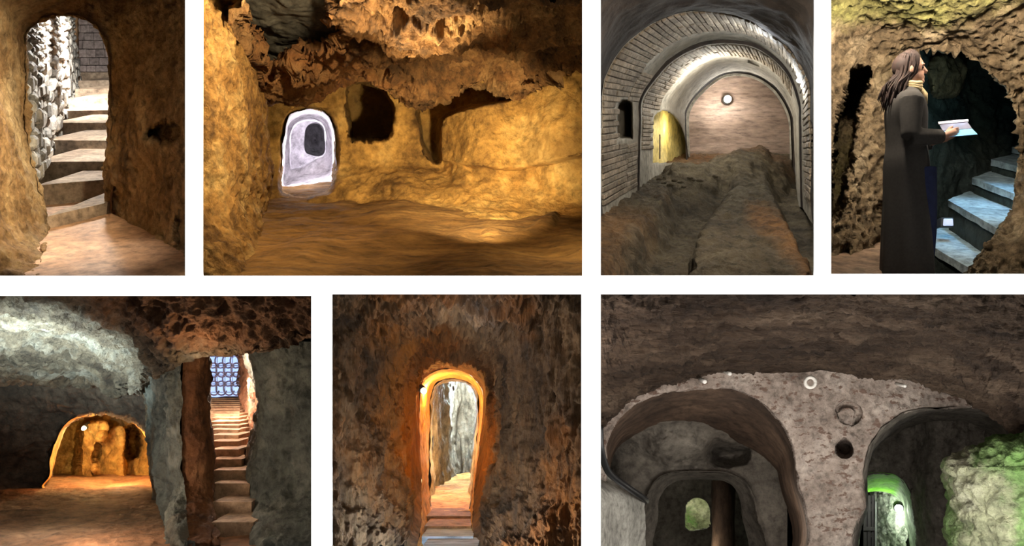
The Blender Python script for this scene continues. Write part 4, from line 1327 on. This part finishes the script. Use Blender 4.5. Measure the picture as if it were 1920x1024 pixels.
e7 = [(-80, 640, 7.0), (0, 595, 7.0), (50, 545, 7.0), (110, 470, 7.05), (180, 425, 7.1), (300, 375, 7.15), (420, 356, 7.2), (520, 350, 7.2), (800, 346, 7.2), (1000, 348, 7.2), (1150, 360, 7.15), (1300, 396, 7.1), (1420, 438, 7.0), (1540, 505, 6.8), (1620, 560, 6.6), (1740, 640, 6.3)]
rows7 = []
for f in (0, .3, .6, .85, .97, 1):
    rows7.append([(x, -25 + (e + 25) * f, 5.3 + (Y - 5.3) * f ** 1.1) for x, e, Y in e7])
rows7.append([(x, e - 12, Y + .3) for x, e, Y in e7])
shell('ceiling', V7, rows7, 400, 220, R_c7, 'dark brown chiselled ceiling of the hall with niches', [('fbm', .10, 1.2, 4), ('ridge', .13, (2.0, 5, 5), 5), ('ridge', .06, (4.5, 13, 13), 4)], fade=.3)
nl = smooth([(58, 1080), (56, 760), (58, 640), (84, 565), (150, 492), (230, 446), (330, 420), (440, 413), (540, 424), (630, 458), (710, 525), (765, 610), (786, 720), (788, 1080)], 90)
nr = smooth([(1062, 1080), (1056, 860), (1058, 740), (1080, 645), (1150, 552), (1250, 505), (1400, 490), (1540, 500), (1640, 560), (1660, 800), (1660, 1080)], 90)
circ = [(1000 + 46 * math.cos(t), 510 + 44 * math.sin(t)) for t in np.linspace(0, 6.28, 30)]
circ2 = [(992 + 40 * math.cos(t), 518 + 38 * math.sin(t)) for t in np.linspace(0, 6.28, 30)]
hol = smooth([(952, 640), (965, 618), (990, 615), (1008, 635), (1008, 665), (985, 680), (958, 668)])
wall7 = [[(x, y, 7.2 - (.25 if x > 1400 else 0)) for x in (-80, 200, 500, 800, 1100, 1400, 1720)] for y in (310, 420, 600, 800, 1080)]
fw = shell('wall_front', V7, wall7, 560, 260, R_f7, 'speckled pinkish stone face with two arched niches and a central pillar', [('fbm', .05, 1.2, 4), ('fbm', .012, 7, 4), ('pit', .02, 8)],
           [('hole', nl, .06, 7, 3), ('hole', nr, .06, 7, 3), ('recess', circ, .06, 3), ('recess', circ2, -.055, 3), ('recess', hol, .5, 6, 3)])
m7 = smooth([(74, 1080), (72, 800), (84, 690), (130, 620), (240, 580), (360, 570), (470, 590), (600, 640), (690, 700), (728, 780), (732, 1080)], 90)
d7 = smooth([(205, 1080), (205, 900), (214, 830), (250, 772), (300, 745), (360, 738), (450, 738), (530, 746), (590, 775), (625, 830), (640, 900), (642, 1080)], 90)
d7b = smooth([(258, 1080), (256, 900), (262, 840), (290, 795), (330, 772), (380, 764), (450, 764), (510, 770), (552, 795), (575, 840), (584, 900), (586, 1080)], 90)
shell('wall_inner', V7, [[(p[0], p[1], Y) for p in s] for s, Y in ((grow(nl, 1.03), 7.24), (nl, 7.3), (m7, 8.6))], 260, 80, R_br7, 'brown curved reveal of the wide arched niche', [('fbm', .04, 1.8, 4)], closed=True, lin_v=True)
shell('wall_inner', V7, [[(x, y, Y + (.25 if x < 160 else 0)) for x in (40, 160, 300, 460, 600, 760)] for y, Y in ((540, 8.3), (600, 8.55), (680, 8.75), (740, 8.7), (900, 8.6), (1080, 8.6))], 240, 180, R_n7,
      'grey back of the wide niche above its inner doorway', [('fbm', .05, 1.5, 4)], [('hole', d7, -.06, 20, 3), ('recess', smooth([(450, 660), (480, 625), (540, 640), (600, 650), (590, 685), (500, 700)]), .5, 26, 10),
      ('recess', smooth([(230, 620), (290, 590), (400, 600), (460, 640), (440, 670), (340, 690), (260, 680)]), -.25, 45, 12)])
shell('wall_inner', V7, [[(p[0], p[1], Y) for p in s] for s, Y in ((grow(d7, 1.03), 8.6), (d7, 8.7), (d7b, 9.0), (d7b, 9.6))], 240, 50, R_n7, 'thick rounded frame of the inner doorway', [('fbm', .02, 2.5, 4)], closed=True, lin_v=True)
shell('wall_back', V7, [[(230, 740, 12.0), (420, 740, 12.0), (620, 740, 12.0)], [(230, 1080, 12.0), (420, 1080, 12.0), (620, 1080, 12.0)]], 80, 80, R_n7, 'dark back wall of the room behind the inner doorway', [('fbm', .1, 1.5, 3)],
      [('hole', smooth([(366, 950), (370, 880), (385, 852), (420, 845), (448, 860), (456, 900), (450, 945), (410, 955)]), .1, 6, 4)])
shell('wall_inner', V7, [[(330, 820, 13.2), (500, 820, 13.2)], [(330, 980, 13.2), (500, 980, 13.2)]], 40, 40, R_m7, 'green lit rock seen through the small hole in the back room', [('fbm', .1, 2, 4)])
shell('pillar', V7, [[(462, 770, 10.6), (470, 770, 10.3), (510, 770, 10.2), (548, 770, 10.3), (560, 770, 10.8)], [(466, 900, 10.6), (474, 900, 10.3), (510, 900, 10.2), (546, 900, 10.3), (556, 900, 10.8)], [(462, 1080, 10.6), (470, 1080, 10.3), (510, 1080, 10.2), (548, 1080, 10.3), (560, 1080, 10.8)]],
      40, 80, R_br7, 'brown stone pillar inside the room behind the inner doorway', [('fbm', .03, 2, 3)])
m7r = smooth([(1080, 1080), (1066, 860), (1070, 720), (1110, 640), (1180, 580), (1270, 550), (1400, 560), (1500, 590), (1560, 650), (1580, 800), (1580, 1080)], 90)
shell('wall_inner', V7, [[(p[0], p[1], Y) for p in s] for s, Y in ((grow(nr, 1.03), 7.2), (nr, 7.28), (m7r, 9.0))], 220, 80, R_n7, 'dark curved vault of the narrower niche', [('fbm', .07, 1.5, 4), ('ridge', .02, 5, 3)], closed=True, lin_v=True)
g7 = smooth([(1030, 1090), (1032, 800), (1050, 760), (1090, 744), (1150, 746), (1196, 762), (1226, 800), (1242, 860), (1250, 1090)], 80)
g7b = smooth([(1050, 1090), (1050, 850), (1064, 822), (1100, 812), (1140, 814), (1174, 828), (1196, 860), (1206, 910), (1212, 1090)], 80)
shell('wall_inner', V7, [[(x, y, 9.0 - (.5 if x > 1300 else 0)) for x in (1030, 1120, 1240, 1340, 1460, 1600)] for y in (520, 700, 900, 1090)], 220, 180, R_n7, 'dark grey back wall of the narrower niche', [('fbm', .08, 1.5, 4), ('ridge', .02, 6, 3)], [('hole', g7, .05, 5, 2)])
shell('wall_inner', V7, [[(p[0], p[1], Y) for p in s] for s, Y in ((grow(g7, 1.03), 8.98), (g7, 9.05), (g7b, 10.0))], 140, 50, R_gr7, 'soffit of the small lit doorway with its green light painted on', [('fbm', .03, 2.5, 4)], feats=[('stain_or_light', [(1010, 720), (1200, 720), (1205, 770), (1160, 850), (1010, 870)], 1.0, 14, 12)], closed=True, lin_v=True)
shell('wall_inner', V7, [[(1090, 790, 10.6), (1120, 790, 10.4), (1160, 790, 10.1), (1230, 790, 9.7)], [(1090, 1090, 10.6), (1120, 1090, 10.4), (1160, 1090, 10.1), (1230, 1090, 9.7)]], 70, 120, R_l7, 'pale green rock wall lit by the white lamp', [('fbm', .10, 2.2, 4), ('ridge', .04, 6, 4)])
dr = empty('plank_door', V7.P(1078, 1090, 10.3), 'narrow dark plank door standing inside the green lit doorway', 'door')
M_dw = plain('dark_door_wood', (62, 56, 58), .7)
for i in range(3):
    x = 1054 + i * 16
    link('plank', hexa([V7.P(x, 1090, 10.3), V7.P(x + 14.5, 1090, 10.3), V7.P(x + 14.5, 1090, 10.36), V7.P(x, 1090, 10.36), V7.P(x, 826, 10.3), V7.P(x + 14.5, 826, 10.3), V7.P(x + 14.5, 826, 10.36), V7.P(x, 826, 10.36)], .006, 1), M_dw, dr)
link('edge_strip', hexa([V7.P(1100, 1090, 10.26), V7.P(1107, 1090, 10.26), V7.P(1107, 1090, 10.34), V7.P(1100, 1090, 10.34), V7.P(1100, 850, 10.26), V7.P(1107, 850, 10.26), V7.P(1107, 850, 10.34), V7.P(1100, 850, 10.34)], .004), plain('pale_door_edge', (150, 152, 150)), dr)
link('rail', hexa([V7.P(1054, 965, 10.26), V7.P(1100, 965, 10.26), V7.P(1100, 965, 10.3), V7.P(1054, 965, 10.3), V7.P(1054, 950, 10.26), V7.P(1100, 950, 10.26), V7.P(1100, 950, 10.3), V7.P(1054, 950, 10.3)], .004), M_dw, dr)
bulkhead(V7, 1192, 876, 9.5, .055, 'glowing white lamp on the pale rock inside the green doorway', (-.4, -1, -.1), 20, (250, 255, 250))
msil = [(560, 1720), (585, 1640), (606, 1560), (640, 1500), (672, 1445), (705, 1385), (725, 1372), (780, 1384), (850, 1396), (920, 1392), (1000, 1384), (1090, 1380)]
shell('wall_right', V7, [[(x, y, 7.1), (x, y, 6.6), (x + (1760 - x) * .15, y, 6.3), (x + (1760 - x) * .5, y, 6.05), (1760, y, 5.8)] for y, x in msil], 200, 260, R_m7, 'bright mossy rock beside the narrower niche', [('fbm', .10, 1.6, 4), ('chip', .05, 5), ('pit', .05, 8), ('ridge', .02, 12, 3)],
      [('stain_or_light', smooth([(1540, 560), (1780, 520), (1780, 1100), (1660, 1100), (1640, 860), (1590, 740), (1480, 700)]), .9, 40, 60), ('stain_or_light', smooth([(1376, 760), (1400, 760), (1410, 1090), (1376, 1090)]), .5, 14, 20)])
shell('wall_left', V7, [[(-70, y, 6.2), (20, y, 6.5), (90 - o, y, 6.9), (205 - o, y, 7.6)] for y, o in ((700, 150), (760, 110), (800, 40), (840, 4), (900, 0), (1080, 0))], 120, 120, rock('pale_grey_rock', [(126, 122, 114), (156, 152, 142), (176, 172, 162)], 2, 13, .4, .02),
      'pale grey rock wall under the black cable', [('fbm', .05, 2, 4)])
cab = [(30, 560, 6.5), (34, 640, 6.5), (48, 700, 6.6), (72, 745, 6.7), (130, 790, 6.9), (200, 838, 7.4), (210, 850, 7.9)]
cp = cr(np.array([V7.P(*p)[:] for p in cab]), 40)
tag(link('cable', mesh_of(tube(cp, .03, 8)), plain('black_cable', (16, 16, 16), .5)), 'thick black cable clipped round the edge of the wide niche', 'cable')
for (x, y, r, lb) in ((437, 385, .02, 'small white disc on the band over the crown of the wide niche'), (535, 354, .018, 'small white disc at the ceiling line above the wide niche'), (1216, 402, .015, 'faint pale disc on the band above the narrower niche'),
                      (1520, 487, .022, 'white disc where the ceiling meets the narrower niche')):
    c = V7.P(x, y, 7.0)
    tag(link('marker_disc', mesh_of(tube([c + Vector((0, .16, 0)), c + Vector((0, -.005, 0)), c + Vector((0, -.012, 0))], [r, r, r * .6], 12)), plain('white_marker', (235, 230, 222))), lb, 'marker')
c = V7.P(848, 388, 7.08)
tag(link('marker_ring', mesh_of(tube([c + Vector((.045 * math.cos(t), 0, .045 * math.sin(t))) for t in np.linspace(0, 6.283, 20)], .016, 8)), plain('white_marker_ring', (225, 218, 208))), 'white ring fixed to the band above the central pillar', 'marker')
for i, (a, b) in enumerate((((1500, 380), (1540, 512)),)):
    pass
